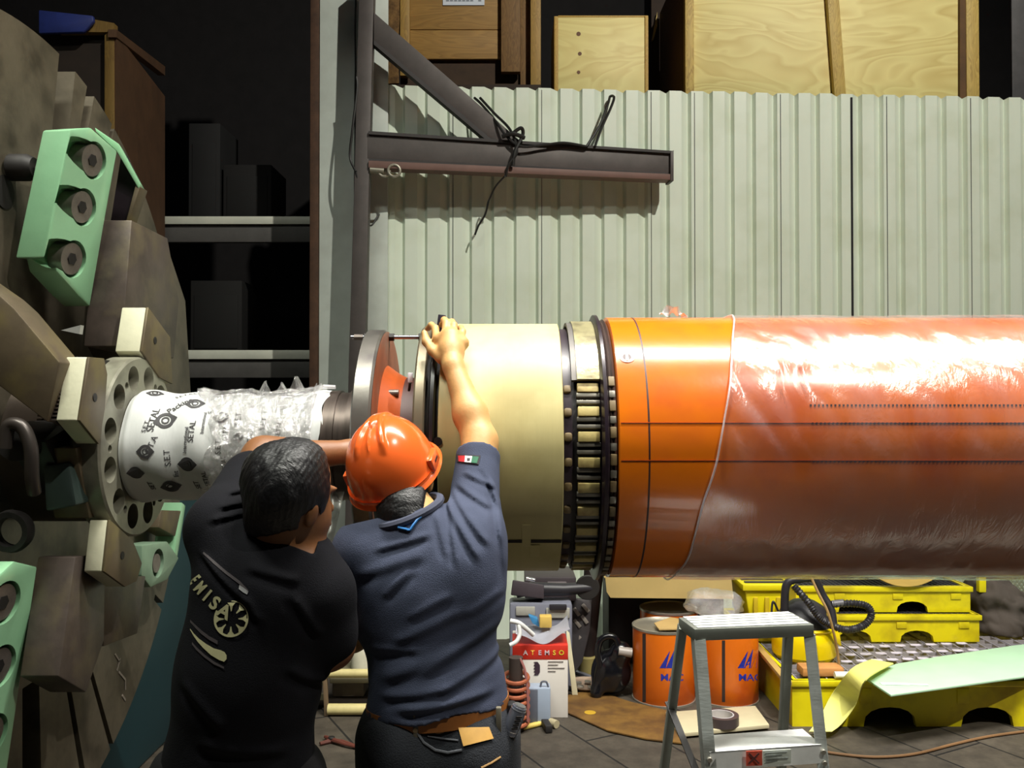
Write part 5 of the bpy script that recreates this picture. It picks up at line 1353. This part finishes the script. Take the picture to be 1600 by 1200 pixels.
# ---- yellow spill pallets
M_yel = mat('yellowpoly', (222, 206, 8), .45, var=.06, vs=4, dirt=(176, 156, 16), ds=5)
M_grate = mat('grate', (48, 46, 52), .55, var=.15)
def pallet(name_label, x0, x1, y0, y1, z0, h, feet=3, cells=(5, 3), gm=None, arch=True, rot=0, gridlab=None):
    t = thing('spill_pallet', name_label, 'spill pallet', ((x0 + x1) / 2, (y0 + y1) / 2, z0), 'yellow spill pallets')
    b = MB(); wl = .025
    # front / back with arches
    def side(y, th):
        pts = []; L_ = x1 - x0
        pts = [Vector((x0, y, z0 + h)), Vector((x0, y, z0))]
        for k in range(feet - 1):
            c = x0 + L_ * (k + 1) / feet; w_ = L_ / feet * .27
            if arch:
                for a in range(0, 9):
                    an = PI - PI * a / 8; pts.append(Vector((c + w_ * math.cos(an), y, z0 + h * .42 * math.sin(an) ** .7 if 0 < a < 8 else z0)))
        pts += [Vector((x1, y, z0)), Vector((x1, y, z0 + h))]
        b.prism(pts, (0, th, 0))
    side(y0, wl); side(y1 - wl, wl)
    b.box(x0, x0 + wl, y0 + wl, y1 - wl, z0, z0 + h); b.box(x1 - wl, x1, y0 + wl, y1 - wl, z0, z0 + h)
    b.box(x0 - .012, x1 + .012, y0 - .012, y0 + .012, z0 + h - .03, z0 + h, .004); b.box(x0 - .012, x0 + .012, y0, y1, z0 + h - .03, z0 + h, .004)
    b.box(x1 - .012, x1 + .012, y0, y1, z0 + h - .03, z0 + h, .004); b.box(x0, x1, y1 - .012, y1 + .012, z0 + h - .03, z0 + h, .004)
    b.box(x0 + wl, x1 - wl, y0 + wl, y1 - wl, z0 + h * .45, z0 + h * .5)
    b.build('tub', M_yel, t)
    # vertical ribs on the front
    for k in range(feet * 2):
        c = x0 + (x1 - x0) * (k + .5) / (feet * 2)
        if k % 2 == 1: MB().box(c - .03, c + .03, y0 - .006, y0 + .002, z0 + h * .5, z0 + h - .04, .003).build('tub_rib', M_yel, t)
    nx, ny = cells; gx0, gx1, gy0, gy1 = x0 + .03, x1 - .03, y0 + .03, y1 - .03
    for i in range(nx):
        g = MB(); a0 = gx0 + (gx1 - gx0) * i / nx + .004; a1 = gx0 + (gx1 - gx0) * (i + 1) / nx - .004
        m_ = 6
        for k in range(m_ + 1):
            c = a0 + (a1 - a0 - .006) * k / m_; g.box(c, c + .006, gy0, gy1, z0 + h - .028, z0 + h - .004)
        q = max(3, int((gy1 - gy0) / ((a1 - a0) / m_)))
        for k in range(q + 1):
            c = gy0 + (gy1 - gy0 - .006) * k / q; g.box(a0, a1, c, c + .006, z0 + h - .026, z0 + h - .005)
        g.build('grate', gm or M_grate, t)
    return t
lowP = pallet('large low yellow spill pallet on the floor at the bottom right', 1.40, 3.35, 4.45, 5.95, 0, .23, 4, (4, 3), mat('gratepale', (140, 136, 146), .5, var=.15))
midP = pallet('yellow spill pallet stacked on the low one, lower of the stacked pair', 1.62, 2.70, 5.14, 5.86, .231, .155, 3, (5, 3))
topP = pallet('topmost yellow spill pallet with dirty front, just under the drum', 1.66, 2.68, 5.20, 5.84, .387, .15, 3, (5, 3))
lefP = pallet('short yellow spill tub standing behind the stepladder top', 1.0, 1.36, 5.35, 5.9, .0, .57, 1, (2, 2), arch=False) if False else None
t = thing('spill_pallet', 'small yellow spill tub corner left of the vacuum, above the stepladder', 'spill pallet', (1.42, 5.25, .235), 'yellow spill pallets')
x0, x1, y0, y1 = 1.36, 1.58, 5.1, 5.5
b = MB(); b.hexa([(x0 + .03, y0 + .03, .235), (x1, y0, .235), (x1, y1, .235), (x0 + .03, y1, .235), (x0 - .03, y0 - .02, .54), (x1, y0 - .02, .54), (x1, y1, .54), (x0 - .03, y1, .54)], .01); b.build('tub', M_yel, t)
MB().box(x0 - .045, x1, y0 - .035, y1, .54, .575, .006).build('tub_rim', M_yel, t)
g = MB()
for k in range(5): g.box(x0 - .02, x1, y0 + .01 + k * .08, y0 + .04 + k * .08, .575, .582)
g.build('grate', M_grate, t)
for k in range(3): MB().box(x0 + .02 + k * .065, x0 + .045 + k * .065, y0 - .022, y0 + .01, .28, .5, .004).build('tub_rib', mat('yeldull', (186, 160, 20), .5), t)
# white cups / tiles set in the low pallet's grate
M_cell = mat('cellwhite', (196, 190, 206), .5, var=.12, vs=9)
for r in range(3):
    for k in range(9):
        q = PZ(1322 + 24 * k + (12 if r % 2 else 0) - 6 * r, 1034 - 10.5 * r - k * .9, .231)
        o = MB().prism([q + Vector(v) for v in ((-.03, -.012, 0), (.0, -.022, 0), (.03, -.012, 0), (.026, .014, 0), (-.026, .014, 0))], (0, 0, .006), .001).build('grate_insert', M_cell, lowP)
# light green sheet
b = MB(); zq = .262
pts = [PZ(1350, 1061, zq), PZ(1392, 1089, zq), PZ(1600, 1060, zq), PZ(1760, 1036, zq), PZ(1760, 990, zq), PZ(1585, 1011, zq), PZ(1470, 1028, zq), PZ(1400, 1040, zq)]
tag(b.prism(pts, (0, 0, .01), .002).build('foam_board', mat('mintboard', (172, 208, 176), .6, var=.05, vs=6)), 'pale mint green board lying across the low yellow pallet', 'board')
b = MB(); b.bar(PZ(1480, 1050, .247), PZ(1700, 1015, .247), .06, .026); b.bar(PZ(1420, 1062, .247), PZ(1430, 1044, .247), .03, .028); tag(b.build('batten', mat('yelbat', (204, 170, 20), .6, var=.1)), 'yellow batten under the mint green board', 'batten')
b = MB(); b.bar(PZ(1376, 1068, .2745), PZ(1420, 1069, .2745), .03, .002); b.bar(PZ(1420, 1069, .2745), PZ(1450, 1070, .2745), .02, .002); tag(b.build('tape_piece', mat('tapewhite', (236, 240, 236), .3)), 'strip of white tape on the corner of the mint board', 'tape')
# yellow strip bent down to the floor
b = MB(); L_ = spline([PZ(1362, 1030, .30), PZ(1330, 1045, .31), P(1300, 1085, 4.40), P(1281, 1120, 4.33), P(1264, 1143, 4.28)], 6); Rr = spline([PZ(1396, 1036, .30), PZ(1352, 1062, .31), P(1338, 1100, 4.38), P(1316, 1130, 4.32), P(1300, 1143, 4.28)], 6)
va = [(b.bm.verts.new(p), b.bm.verts.new(q)) for p, q in zip(L_, Rr)]
for i in range(len(va) - 1): b.bm.faces.new((va[i][0], va[i][1], va[i + 1][1], va[i + 1][0]))
bmesh.ops.recalc_face_normals(b.bm, faces=b.bm.faces); b.solid(.006)
tag(b.build('foam_strip', mat('foamyellow', (226, 222, 120), .6, var=.05)), 'pale yellow foam strip bending from the pallet down to the floor', 'foam strip')
# planks at the left of the low pallet
M_pl = mat('plank', (186, 130, 74), .65, var=.15, vs=12, stretch=(1, 1, 6))
tag(MB().bar(PZ(1180, 1006, .245), PZ(1232, 1068, .245), .035, .02, bev=.002).build('wood_lath', mat('lath', (172, 140, 78), .7, var=.15)), 'thin wooden lath along the left edge of the low pallet', 'lath')
tag(MB().box(1.47, 1.68, 4.50, 4.60, .231, .275, .006).build('wood_block', M_pl), 'orange-brown wood block on the front edge of the low pallet', 'wood block')
b = MB(); b.tube([(1.62, 4.47, .25), (1.76, 4.468, .25)], .017, 16); tag(b.build('tape_roll_end', mat('whiteroll', (226, 226, 216), .5)), 'small white roll beside the orange-brown wood block', 'roll')
# ---- vacuum cleaner
VC = thing('vacuum_cleaner', 'yellow and black vacuum cleaner with ribbed hose standing on the low pallet', 'vacuum cleaner', (1.60, 4.9, .231))
M_vy = mat('vacyellow', (232, 204, 6), .3, var=.05); M_vb = mat('vacblack', (38, 36, 42), .45, var=.15)
c = Vector((X_(1256, 4.85), 4.87, .231))
b = MB(); b.lathe([(.0, .001), (.0, .15), (.02, .168), (.09, .172), (.14, .165), (.155, .155), (.16, .001)], c, 'Z', 48, closed=False); b.build('tank', M_vy, VC)
b = MB(); b.lathe([(.155, .16), (.165, .166), (.175, .16), (.175, .14), (.155, .14)], c, 'Z', 48); b.build('tank_band', M_vy, VC)
b = MB(); b.lathe([(.175, .001), (.175, .15), (.22, .14), (.27, .11), (.30, .06), (.31, .001)], c, 'Z', 40, closed=False); b.build('motor_head', M_vb, VC)
b = MB(); q = c + Vector((.135, -.03, .16)); b.hexa([q + Vector(v) for v in ((-.03, -.08, -.04), (.04, -.07, -.09), (.04, .06, -.09), (-.03, .06, -.04), (-.04, -.05, .09), (.02, -.04, .11), (.02, .05, .11), (-.04, .05, .09))], .012); b.build('side_cover', M_vy, VC)
b = MB(); b.tube(spline([P(1226, 985, 4.8), P(1226, 940, 4.8), P(1230, 912, 4.8), P(1248, 905, 4.8), P(1272, 905, 4.82), P(1285, 930, 4.82), P(1298, 952, 4.8), P(1302, 975, 4.78)]), .022, 12); b.build('handle', M_vb, VC)
hp = spline([P(1240, 915, 4.75), P(1262, 940, 4.72), P(1278, 962, 4.7), P(1295, 975, 4.7), P(1322, 984, 4.7), P(1348, 978, 4.72), P(1361, 963, 4.74), P(1356, 948, 4.76), P(1335, 943, 4.78), P(1300, 944, 4.8)], 22)
b = MB(); b.tube(hp, [.0185 + .0028 * math.sin(i * 1.9) for i in range(len(hp))], 12); b.build('hose', M_vb, VC)
b = MB(); b.tube([P(1300, 944, 4.8), P(1318, 942, 4.79)], .02, 12); b.build('hose_cuff', mat('cuff', (96, 94, 100), .4), VC)
b = MB(); b.tube(spline([P(1216, 955, 4.85), P(1208, 940, 4.86), P(1206, 960, 4.85), P(1212, 975, 4.84), P(1222, 965, 4.83)]), .006, 6); b.build('power_lead', M_vb, VC)
# thin bent stick
b = MB(); b.tube(spline([P(1262, 890, 4.72), P(1278, 925, 4.66), P(1293, 955, 4.6), P(1303, 990, 4.58), P(1309, 1020, 4.58), P(1312, 1047, 4.56)]), .007, 7); tag(b.build('bent_stick', mat('stick', (142, 112, 66), .6)), 'thin tan bent stick leaning across the vacuum cleaner', 'stick')
# round plywood disc
t = MB().disc(0, .02, .30, (X_(1416, 5.16), 5.165, Z_(917, 5.17) + .30), 'Y', 64).build('plywood_disc', wood('discply', (206, 172, 96), (184, 148, 74), 2, (1, 1, 3), .6, 2)); tag(t, 'round plywood disc whose rim shows under the drum on the yellow pallets', 'plywood disc')
# rags
s = SDF(.008)
for px, py, r in ((1545, 930, .13), (1560, 975, .17), (1590, 960, .14), (1540, 990, .12), (1575, 940, .12), (1600, 985, .12)):
    s.ell(P(px, py, 5.42), (r, r * 1.1, r * .85), None, .05)
rg = s.mesh('rag_heap', mat('ragbrown', (70, 62, 56), .9, var=.15, bump=.3, bs=60), None, lambda A, X, Y, Z: np.maximum(A - vnoise(X, Y, Z, 17, 31, .035) - np.abs(vnoise(X, Y, Z, 26, 32, .022)), .233 - Z))
tag(rg, 'heap of dark grey-brown rags beside the stacked yellow pallets', 'rags')
# expanded metal mesh panel leaning at the wall
t = thing('mesh_panel', 'pale expanded metal mesh panel leaning behind the rag heap', 'mesh', (X_(1640, 6), 5.98, 0))
g = MB(); xa, xb, za, zb_ = X_(1525, 5.98), X_(1720, 5.98), .0, 1.1
k = -16
while k < 46:
    for sg in (1, -1):
        xs0 = xa + k * .03; xs1 = xs0 + sg * 1.1 * .75
        p0 = Vector((xs0, 5.985, za)); p1 = Vector((xs1, 5.985, zb_)); d = p1 - p0
        ts = sorted([(xa - p0.x) / d.x, (xb - p0.x) / d.x]); t0 = max(0, ts[0]); t1 = min(1, ts[1])
        if t1 > t0 + .02: g.bar(p0 + d * t0, p0 + d * t1, .004, .006, (0, 1, 0))
    k += 1
g.build('mesh', mat('meshmet', (184, 186, 160), .4, .5, var=.1), t, smooth=0)
MB().box(xa - .02, xb + .02, 5.975, 5.998, 1.1, 1.12).build('frame_rail', M_rim, t)
tag(MB().box(X_(1528, 5.3), X_(1539, 5.3), 5.3, 5.34, .48, Z_(902, 5.3), .004).build('yellow_block', M_yel), 'small yellow block standing at the end of the topmost pallet', 'block')
# floor cable
b = MB(); b.tube(spline([PZ(1250, 1168, .008), PZ(1310, 1178, .008), PZ(1370, 1183, .008), PZ(1430, 1178, .008), PZ(1490, 1163, .008), PZ(1550, 1150, .008), PZ(1640, 1138, .008)]), .007, 8); tag(b.build('floor_cable', mat('cablebrown', (120, 88, 56), .6)), 'brown cable lying in a curve on the floor at the bottom right', 'cable')
# ---- boards, tape roll
b = MB(); b.prism([PZ(856, 1101, .006), PZ(885, 1088, .006), PZ(925, 1078, .006), PZ(985, 1098, .006), PZ(1062, 1116, .006), PZ(1075, 1164, .006), PZ(1010, 1156, .006), PZ(950, 1143, .006)], (0, 0, .006))
tag(b.build('brown_sheet', mat('brownsheet', (92, 64, 30), .6, var=.35, vs=7, rgb2=(120, 88, 38), dirt=(72, 48, 24), ds=5)), 'stained brown sheet of board lying on the floor by the cans', 'board')
b = MB(); b.disc(.0125, .0135, .03, PZ(922, 1117, 0), 'Z', 20, .0003); tag(b.build('yellow_stain_disc', mat('yelstain', (188, 150, 40), .6)), 'small yellow disc on the brown sheet', 'disc')
b = MB(); b.prism([PZ(1040, 1118, .012), PZ(1180, 1108, .012), PZ(1202, 1138, .012), PZ(1062, 1152, .012)], (0, 0, .018), .001)
tag(b.build('beige_board', mat('beigeboard', (190, 180, 148), .6, var=.08)), 'beige board under the roll of tape behind the stepladder', 'board')
b = MB(); c = PZ(1127, 1130, .031); b.lathe([(.0, .062), (.0, .085), (.045, .085), (.045, .062)], c, 'Z', 48)
t = tag(b.build('tape_roll', mat('tapegrey', (66, 56, 56), .5, var=.1)), 'dark roll of tape with pale core lying on the beige board', 'tape')
MB().lathe([(-.001 + .0, .055), (.046, .055), (.046, .0635), (.0, .0635)], c, 'Z', 48).build('core', mat('tapecore', (160, 156, 156), .6), t) if False else None
tc_ = MB().lathe([(.0005, .055), (.046, .055), (.046, .0622), (.0005, .0622)], c, 'Z', 48).build('core', mat('tapecore', (170, 166, 168), .6)); tc_.parent = t
# ---- black jug / machine
t = thing('power_tool', 'shiny black power tool with looped handle beside the left orange can', 'power tool', (X_(960, 4.9), 4.9, 0))
s = SDF(.006); s.ell((X_(955, 4.9), 4.92, .13), (.11, .1, .12), None, .03); s.ell((X_(968, 4.9), 4.88, .24), (.06, .06, .07), None, .03); s.cone((X_(940, 4.9), 4.9, .1), (X_(930, 4.9), 4.86, .03), .05, .035, .03)
s.mesh('motor_housing', mat('blackgloss', (14, 14, 18), .2, var=.1), t, lambda A, X, Y, Z: np.maximum(A, .002 - Z))
b = MB(); b.tube(spline([P(938, 1042, 4.86), P(934, 1018, 4.86), P(939, 1000, 4.86), P(952, 994, 4.86), P(963, 1000, 4.86), P(970, 1022, 4.86), P(975, 1040, 4.87)]), .018, 10); b.build('handle', MATS['blackgloss'], t)
b = MB(); b.tube([P(966, 1017, 4.84), P(987, 1020, 4.84)], .026, 14); b.build('suction_port', mat('portgrey', (150, 142, 136), .4), t)
# ---- pipe stand and cast bracket
t = thing('pipe_stand', 'dark post with a yellowish foot standing behind the carton', 'post', (X_(917, 5.3), 5.3, 0))
MB().tube([(X_(917, 5.3), 5.3, .1), (X_(928, 5.3), 5.3, .64)], [.045, .06], 16).build('post', mat('postdk', (40, 30, 28), .6, var=.2), t)
MB().lathe([(0, .001), (0, .05), (.02, .055), (.1, .058), (.11, .045), (.11, .001)], (X_(917, 5.3), 5.3, 0), 'Z', 24, closed=False).build('foot', mat('footyel', (140, 128, 78), .6, var=.15), t)
t = thing('cast_bracket', 'grey cast bracket with slanted slots leaning by the dark post', 'bracket', (X_(905, 5.2), 5.2, 0))
b = MB(); b.prism([P(893, 935, 5.2), P(925, 938, 5.2), P(922, 985, 5.18), P(910, 1035, 5.15), P(898, 1052, 5.12), P(890, 990, 5.17)], (0, .03, 0), .005); pl = b.build('plate', mat('castdk', (66, 62, 64), .5, .3, var=.2), t)
for k, (x0, y0, x1, y1) in enumerate(((897, 950, 905, 962), (897, 968, 907, 980), (896, 985, 907, 998), (910, 944, 920, 956), (909, 962, 918, 974))):
    MB().bar(P(x0, y0, 5.185), P(x1, y1, 5.17), .02, .012, (0, 1, 0), .002).build('rib', mat('castlt', (150, 142, 134), .45, .3, var=.15), t)
# ---- grey tool case
t = thing('tool_case', 'grey-blue plastic tool case standing behind the red and white carton', 'tool case', (X_(845, 5.0), 5.1, 0))
M_case = mat('casegrey', (118, 120, 134), .5, var=.08)
MB().box(X_(796, 4.98), X_(894, 4.98), 4.98, 5.14, 0, .49, .015).build('case_body', M_case, t)
for a, b_, c_, d_ in ((806, 836, 948, 962), (853, 890, 950, 966)):
    MB().box(X_(a, 4.97), X_(b_, 4.97), 4.968, 4.982, Z_(d_, 4.97), Z_(c_, 4.97), .005).build('latch', mat('latchpale', (166, 164, 156), .5), t)
MB().box(X_(858, 4.97), X_(885, 4.97), 4.95, 4.972, Z_(952, 4.97), Z_(944, 4.97), .004).build('handle', M_vb, t)
for k in range(3): MB().box(X_(812 + 26 * k, 4.97), X_(828 + 26 * k, 4.97), 4.972, 4.984, .12, .3, .004).build('case_rib', M_case, t)
# black tools on top of the case
t = thing('angle_grinder', 'black angle grinder lying on the grey tool case', 'power tool', (X_(850, 5.05), 5.05, .49))
b = MB(); b.tube([P(806, 926, 5.03), P(830, 920, 5.04), P(880, 921, 5.05), P(925, 918, 5.08)], [.03, .038, .035, .03], 14); b.build('grinder_body', M_vb, t)
b = MB(); b.hexa([P(798, 930, 4.98), P(850, 936, 4.98), P(850, 936, 5.1), P(798, 930, 5.1), P(801, 906, 4.98), P(850, 914, 4.98), P(850, 914, 5.1), P(801, 906, 5.1)], .006); b.build('battery_pack', mat('packgrey', (66, 58, 64), .5), t)
b = MB(); b.disc(-.01, .012, .07, P(918, 918, 5.06), 'Y', 32, .004); b.build('grinding_disc', M_dark, t)
b = MB(); b.tube([P(822, 904, 4.99), P(836, 907, 4.99)], .012, 12); b.build('spindle', MATS['chrome'], t)
t = thing('drill_case', 'flat dark case lying across the tools just under the card sleeve', 'case', (X_(868, 5.2), 5.2, .49))
MB().box(X_(820, 5.16), X_(900, 5.16), 5.16, 5.5, .46, .60, .01, Matrix.Identity(4)).build('case_body', mat('dkcase', (58, 50, 54), .5, var=.2), t)
MB().box(X_(855, 5.15), X_(885, 5.15), 5.145, 5.16, .545, .575, .004).build('handle', mat('handlepl', (104, 96, 98), .5), t)
tag(MB().box(X_(830, 5.2), X_(888, 5.2), 5.17, 5.5, 0, .458, .01).build('shop_box', mat('shopbox', (46, 44, 48), .7, var=.2)), 'dark box standing behind the grey tool case', 'box')
# ---- red and white carton
t = thing('carton', 'white carton with a red band of lettering beside the crouching coil', 'carton', (X_(845, 4.6), 4.7, 0))
t['label'] = 'white product carton with a red printed band, right of the belt tool'
x0, x1 = X_(801, 4.57), X_(887, 4.57)
MB().box(x0, x1, 4.57, 4.86, 0, .37, .003).build('carton_body', mat('cartonwhite', (220, 214, 206), .6, var=.04), t)
MB().box(x0 - .0008, x1 + .0008, 4.5685, 4.8, .298, .3705, .001).build('red_band', mat('cartonred', (198, 46, 30), .5, var=.06), t)
cols = ((218, 196, 196), (230, 170, 60), (214, 180, 190), (220, 190, 196), (236, 200, 70), (214, 196, 50))
for i, ch in enumerate('ATEMSO'):
    bm = text_mesh(ch, .034, .0008); cx = X_(821 + 11.2 * i, 4.566)
    place_bm(bm, lambda p, cx=cx: Vector((cx + p.x, 4.566, .333 + p.y))).build('band_letter', mat('band%d' % i, cols[i], .6, var=0), t, smooth=0)
b = MB(); cx, cz = X_(838, 4.566), Z_(1045, 4.566)
b.prism([Vector((cx + x, 4.5665, cz + z)) for x, z in ((-.014, .035), (.006, .035), (.018, .018), (.018, -.018), (.008, -.032), (-.014, -.032), (-.004, -.022), (-.014, -.014), (-.004, -.006), (-.014, .002), (-.004, .010), (-.014, .018), (-.004, .026))], (0, .002, 0)); b.build('printed_emblem', mat('emblem', (56, 36, 50), .6), t, smooth=0)
for k in range(4):
    MB().box(X_(856, 4.566), X_((880, 872, 882, 868)[k], 4.566), 4.566, 4.5685, Z_(1034 + 5 * k, 4.566), Z_(1033 + 5 * k, 4.566)).build('print_line', mat('printpale', (178, 170, 166), .6), t)
# papers and bits on the carton
b = MB(); b.grid(lambda u, v: Vector((X_(806 + 84 * u, 4.6), 4.58 + .22 * v, .385 + .05 * (2 * u - .9) ** 2 + .012 * math.sin(9 * u + 4 * v) + .02 * v)), 24, 10); b.solid(.003)
tag(b.build('plastic_sheet', mat('sheetwhite', (214, 216, 226), .35, var=.08)), 'curled white plastic sheet on top of the carton', 'sheet')
tag(MB().box(X_(843, 4.68), X_(862, 4.68), 4.68, 4.74, .43, .49, .006).build('sponge', mat('spongey', (206, 172, 86), .8, var=.15)), 'yellow sponge on the white sheet over the carton', 'sponge')
b = MB(); b.tube(spline([P(797, 970, 4.5), P(810, 973, 4.5), P(822, 982, 4.52), P(833, 992, 4.55)]), .012, 10); tag(b.build('white_hose', mat('hosewhite', (226, 226, 226), .4)), 'short white curved tube over the carton corner', 'tube')
b = MB(); b.tube(spline([P(797, 1008, 4.48), P(807, 1002, 4.48), P(812, 990, 4.49), P(810, 976, 4.5)]), .011, 10); tag(b.build('white_ring', MATS['hosewhite']), 'white ring-shaped clamp at the left corner of the carton', 'ring')
tag(MB().prism([P(826, 962, 4.72), P(840, 967, 4.72), P(843, 980, 4.72), P(832, 974, 4.72)], (0, .05, 0), .002).build('blue_card', mat('bluecard', (56, 126, 176), .5)), 'small blue card standing behind the white tube', 'card')
# folded white paper beside the carton
tag(MB().prism([P(885, 985, 4.9), P(890, 990, 4.9), P(903, 1086, 4.88), P(894, 1086, 4.88), P(886, 1010, 4.88)], (0, .02, 0), .002).build('paper_fold', mat('papercream', (214, 208, 176), .6)), 'folded cream paper standing against the carton side', 'paper')
# small grey box
t = thing('small_case', 'small blue-grey box standing in front of the white carton', 'box', (X_(843, 4.47), 4.5, 0))
c0 = X_(826, 4.45); MB().box(c0, X_(860, 4.45), 4.45, 4.54, .0, .19, .006).build('box_body', mat('smallgrey', (150, 162, 180), .5, var=.05), t)
MB().box(c0, c0 + .045, 4.443, 4.45, .0, .185, .002).build('side_strip', mat('smalldark', (92, 96, 108), .5), t)
b = MB(); b.tube(spline([(X_(844, 4.5), 4.47, .19), (X_(846, 4.5), 4.47, .215), (X_(853, 4.5), 4.47, .215), (X_(856, 4.5), 4.47, .19)]), .005, 8); b.build('carry_loop', mat('smalldark', (92, 96, 108), .5), t)
# copper coloured coil
t = thing('pipe_coil', 'rusty orange coiled pipe fitting behind the belt tool', 'coil', (X_(808, 4.4), 4.4, 0))
M_cop = mat('copperish', (160, 90, 62), .45, .3, var=.25, vs=20)
for k in range(7):
    c = Vector((X_(806, 4.4), 4.4, .05 + .035 * k)); MB().tube([c + Vector((.06 * math.cos(a), .06 * math.sin(a), .012 * math.sin(a))) for a in [i * PI / 12 for i in range(24)]], .011, 8, closed=True).build('coil_turn', M_cop, t)
b = MB(); b.tube([(X_(806, 4.4), 4.4, 0), (X_(806, 4.4), 4.4, .36)], .035, 14); b.build('core', mat('coilcore', (70, 60, 56), .5, .3, var=.2), t)
b = MB(); b.tube(spline([(X_(812, 4.4), 4.38, .36), (X_(820, 4.4), 4.37, .3), (X_(824, 4.4), 4.36, .18), (X_(824, 4.4), 4.36, .06)]), .007, 7); b.build('side_pipe', mat('pinkpipe', (150, 96, 92), .5), t)
# yellow handled hammer
t = thing('hammer', 'short yellow handled hammer lying on the floor below the small grey box', 'hammer', PZ(835, 1128, 0))
MB().tube([PZ(817, 1137, .014), PZ(850, 1129, .014)], .013, 10).build('handle', mat('hammyel', (206, 182, 92), .5), t)
MB().bar(PZ(849, 1125, .02), PZ(858, 1140, .02), .035, .035, bev=.004).build('head', M_dark, t)
MB().tube([PZ(860, 1128, .022), PZ(870, 1132, .022)], .02, 12).build('pommel', mat('pommel', (160, 150, 120), .5), t)
# bar and dish on the floor
t = tag(MB().bar(PZ(889, 1046, .012), PZ(944, 1066, .012), .03, .02, bev=.003).build('steel_bar', mat('barbluish', (120, 122, 134), .35, .5)), 'blue-grey steel bar lying on the floor right of the carton', 'bar')
b = MB(); c = PZ(916, 1076, 0); b.lathe([(0, .001), (0, .07), (.03, .11), (.034, .11), (.006, .066), (.006, .001)], c, 'Z', 40, closed=False); t = tag(b.build('dish', mat('dish', (150, 130, 112), .5, var=.15)), 'shallow dish of scraps on the floor between carton and can', 'dish')
for k in range(5):
    q = c + Vector((.05 * math.cos(k * 1.3), .05 * math.sin(k * 1.3), .018)); o = tag(MB().box(q.x - .018, q.x + .018, q.y - .014, q.y + .014, q.z, q.z + .012, .003).build('scrap', M_rim), 'small pale metal scrap in the shallow dish on the floor', 'scrap', 'scraps in the dish')
# ---- roll rack between the two people
t = thing('roll_rack', 'low rack holding cream paper rolls seen between the two people', 'rack', (X_(545, 4.65), 4.75, 0))
M_roll = mat('rollcream', (204, 190, 132), .6, var=.12, vs=12)
MB().bar((X_(512, 4.6), 4.6, 0), (X_(508, 4.6), 4.6, Z_(1030, 4.6)), .022, .022, (0, 1, 0), .003).build('side_post', mat('postrust', (120, 100, 76), .6, var=.2), t)
MB().bar((X_(640, 4.6), 4.6, 0), (X_(640, 4.6), 4.6, Z_(1030, 4.6)), .022, .022, (0, 1, 0), .003).build('side_post', MATS['postrust'], t)
for px in (508, 640): MB().bar((X_(px, 5.0), 5.0, 0), (X_(px, 5.0), 5.0, .3), .022, .022, (0, 1, 0), .003).build('side_post', MATS['postrust'], t)
for py, r, m in ((1052, .022, M_roll), (1108, .028, M_roll)):
    MB().tube([(X_(514, 4.6), 4.6, Z_(py, 4.6)), (X_(636, 4.6), 4.6, Z_(py, 4.6))], r, 18).build('paper_roll', m, t)
MB().box(X_(514, 4.62), X_(636, 4.62), 4.66, 5.0, Z_(1072, 4.62), Z_(1060, 4.62), .004).build('shelf', mat('shelfdim', (104, 98, 76), .7, var=.2), t)
MB().box(X_(486, 4.62), X_(636, 4.62), 4.7, 5.0, .02, .06, .004).build('shelf', mat('shelfdk', (60, 52, 46), .7, var=.3), t)
MB().box(X_(520, 4.7), X_(570, 4.7), 4.7, 4.95, .062, .16, .01).build('stored_tray', mat('traydim', (96, 86, 80), .6, var=.3), t)
MB().bar((X_(486, 4.66), 4.66, Z_(1062, 4.66)), (X_(512, 4.66), 4.66, Z_(1066, 4.66)), .03, .03).build('cross_rail', MATS['shelfdim'], t)
MB().bar((X_(480, 4.66), 4.66, Z_(1088, 4.66)), (X_(512, 4.66), 4.66, Z_(1088, 4.66)), .03, .03).build('cross_rail', MATS['shelfdim'], t)
t = thing('bottle', 'white squeeze bottle with red cap standing on the roll rack', 'bottle', (X_(563, 4.75), 4.8, Z_(1060, 4.62)))
b = MB(); zb0 = Z_(1060, 4.62) + .002; b.lathe([(zb0, .001), (zb0, .055), (zb0 + .07, .055), (zb0 + .11, .04), (zb0 + .13, .028), (zb0 + .13, .001)], (X_(565, 4.78), 4.8, 0), 'Z', 28, closed=False); b.build('bottle_body', mat('bottlew', (196, 192, 172), .4), t)
b = MB(); b.lathe([(zb0 + .13, .03), (zb0 + .15, .026), (zb0 + .185, .004), (zb0 + .185, .0005)], (X_(565, 4.78), 4.8, 0), 'Z', 20, closed=False); b.build('cap', mat('capred', (200, 54, 30), .4), t)
# pliers on the floor
t = thing('pliers', 'dark pliers with reddish handles lying open on the floor between the two people', 'pliers', PZ(535, 1160, 0))
pv = PZ(518, 1157, .012)
MB().tube([PZ(500, 1162, .012), pv, PZ(535, 1158, .012), PZ(563, 1168, .012)], [.008, .013, .008, .007], 8).build('handle', mat('plierred', (92, 48, 38), .5), t)
MB().tube([PZ(508, 1151, .016), pv + Vector((0, 0, .004)), PZ(540, 1163, .016), PZ(556, 1167, .014)], [.008, .013, .008, .007], 8).build('handle', MATS['plierred'], t)
MB().disc(0, .01, .016, pv + Vector((0, 0, .008)), 'Z', 16, .002).build('pivot', M_dark, t)
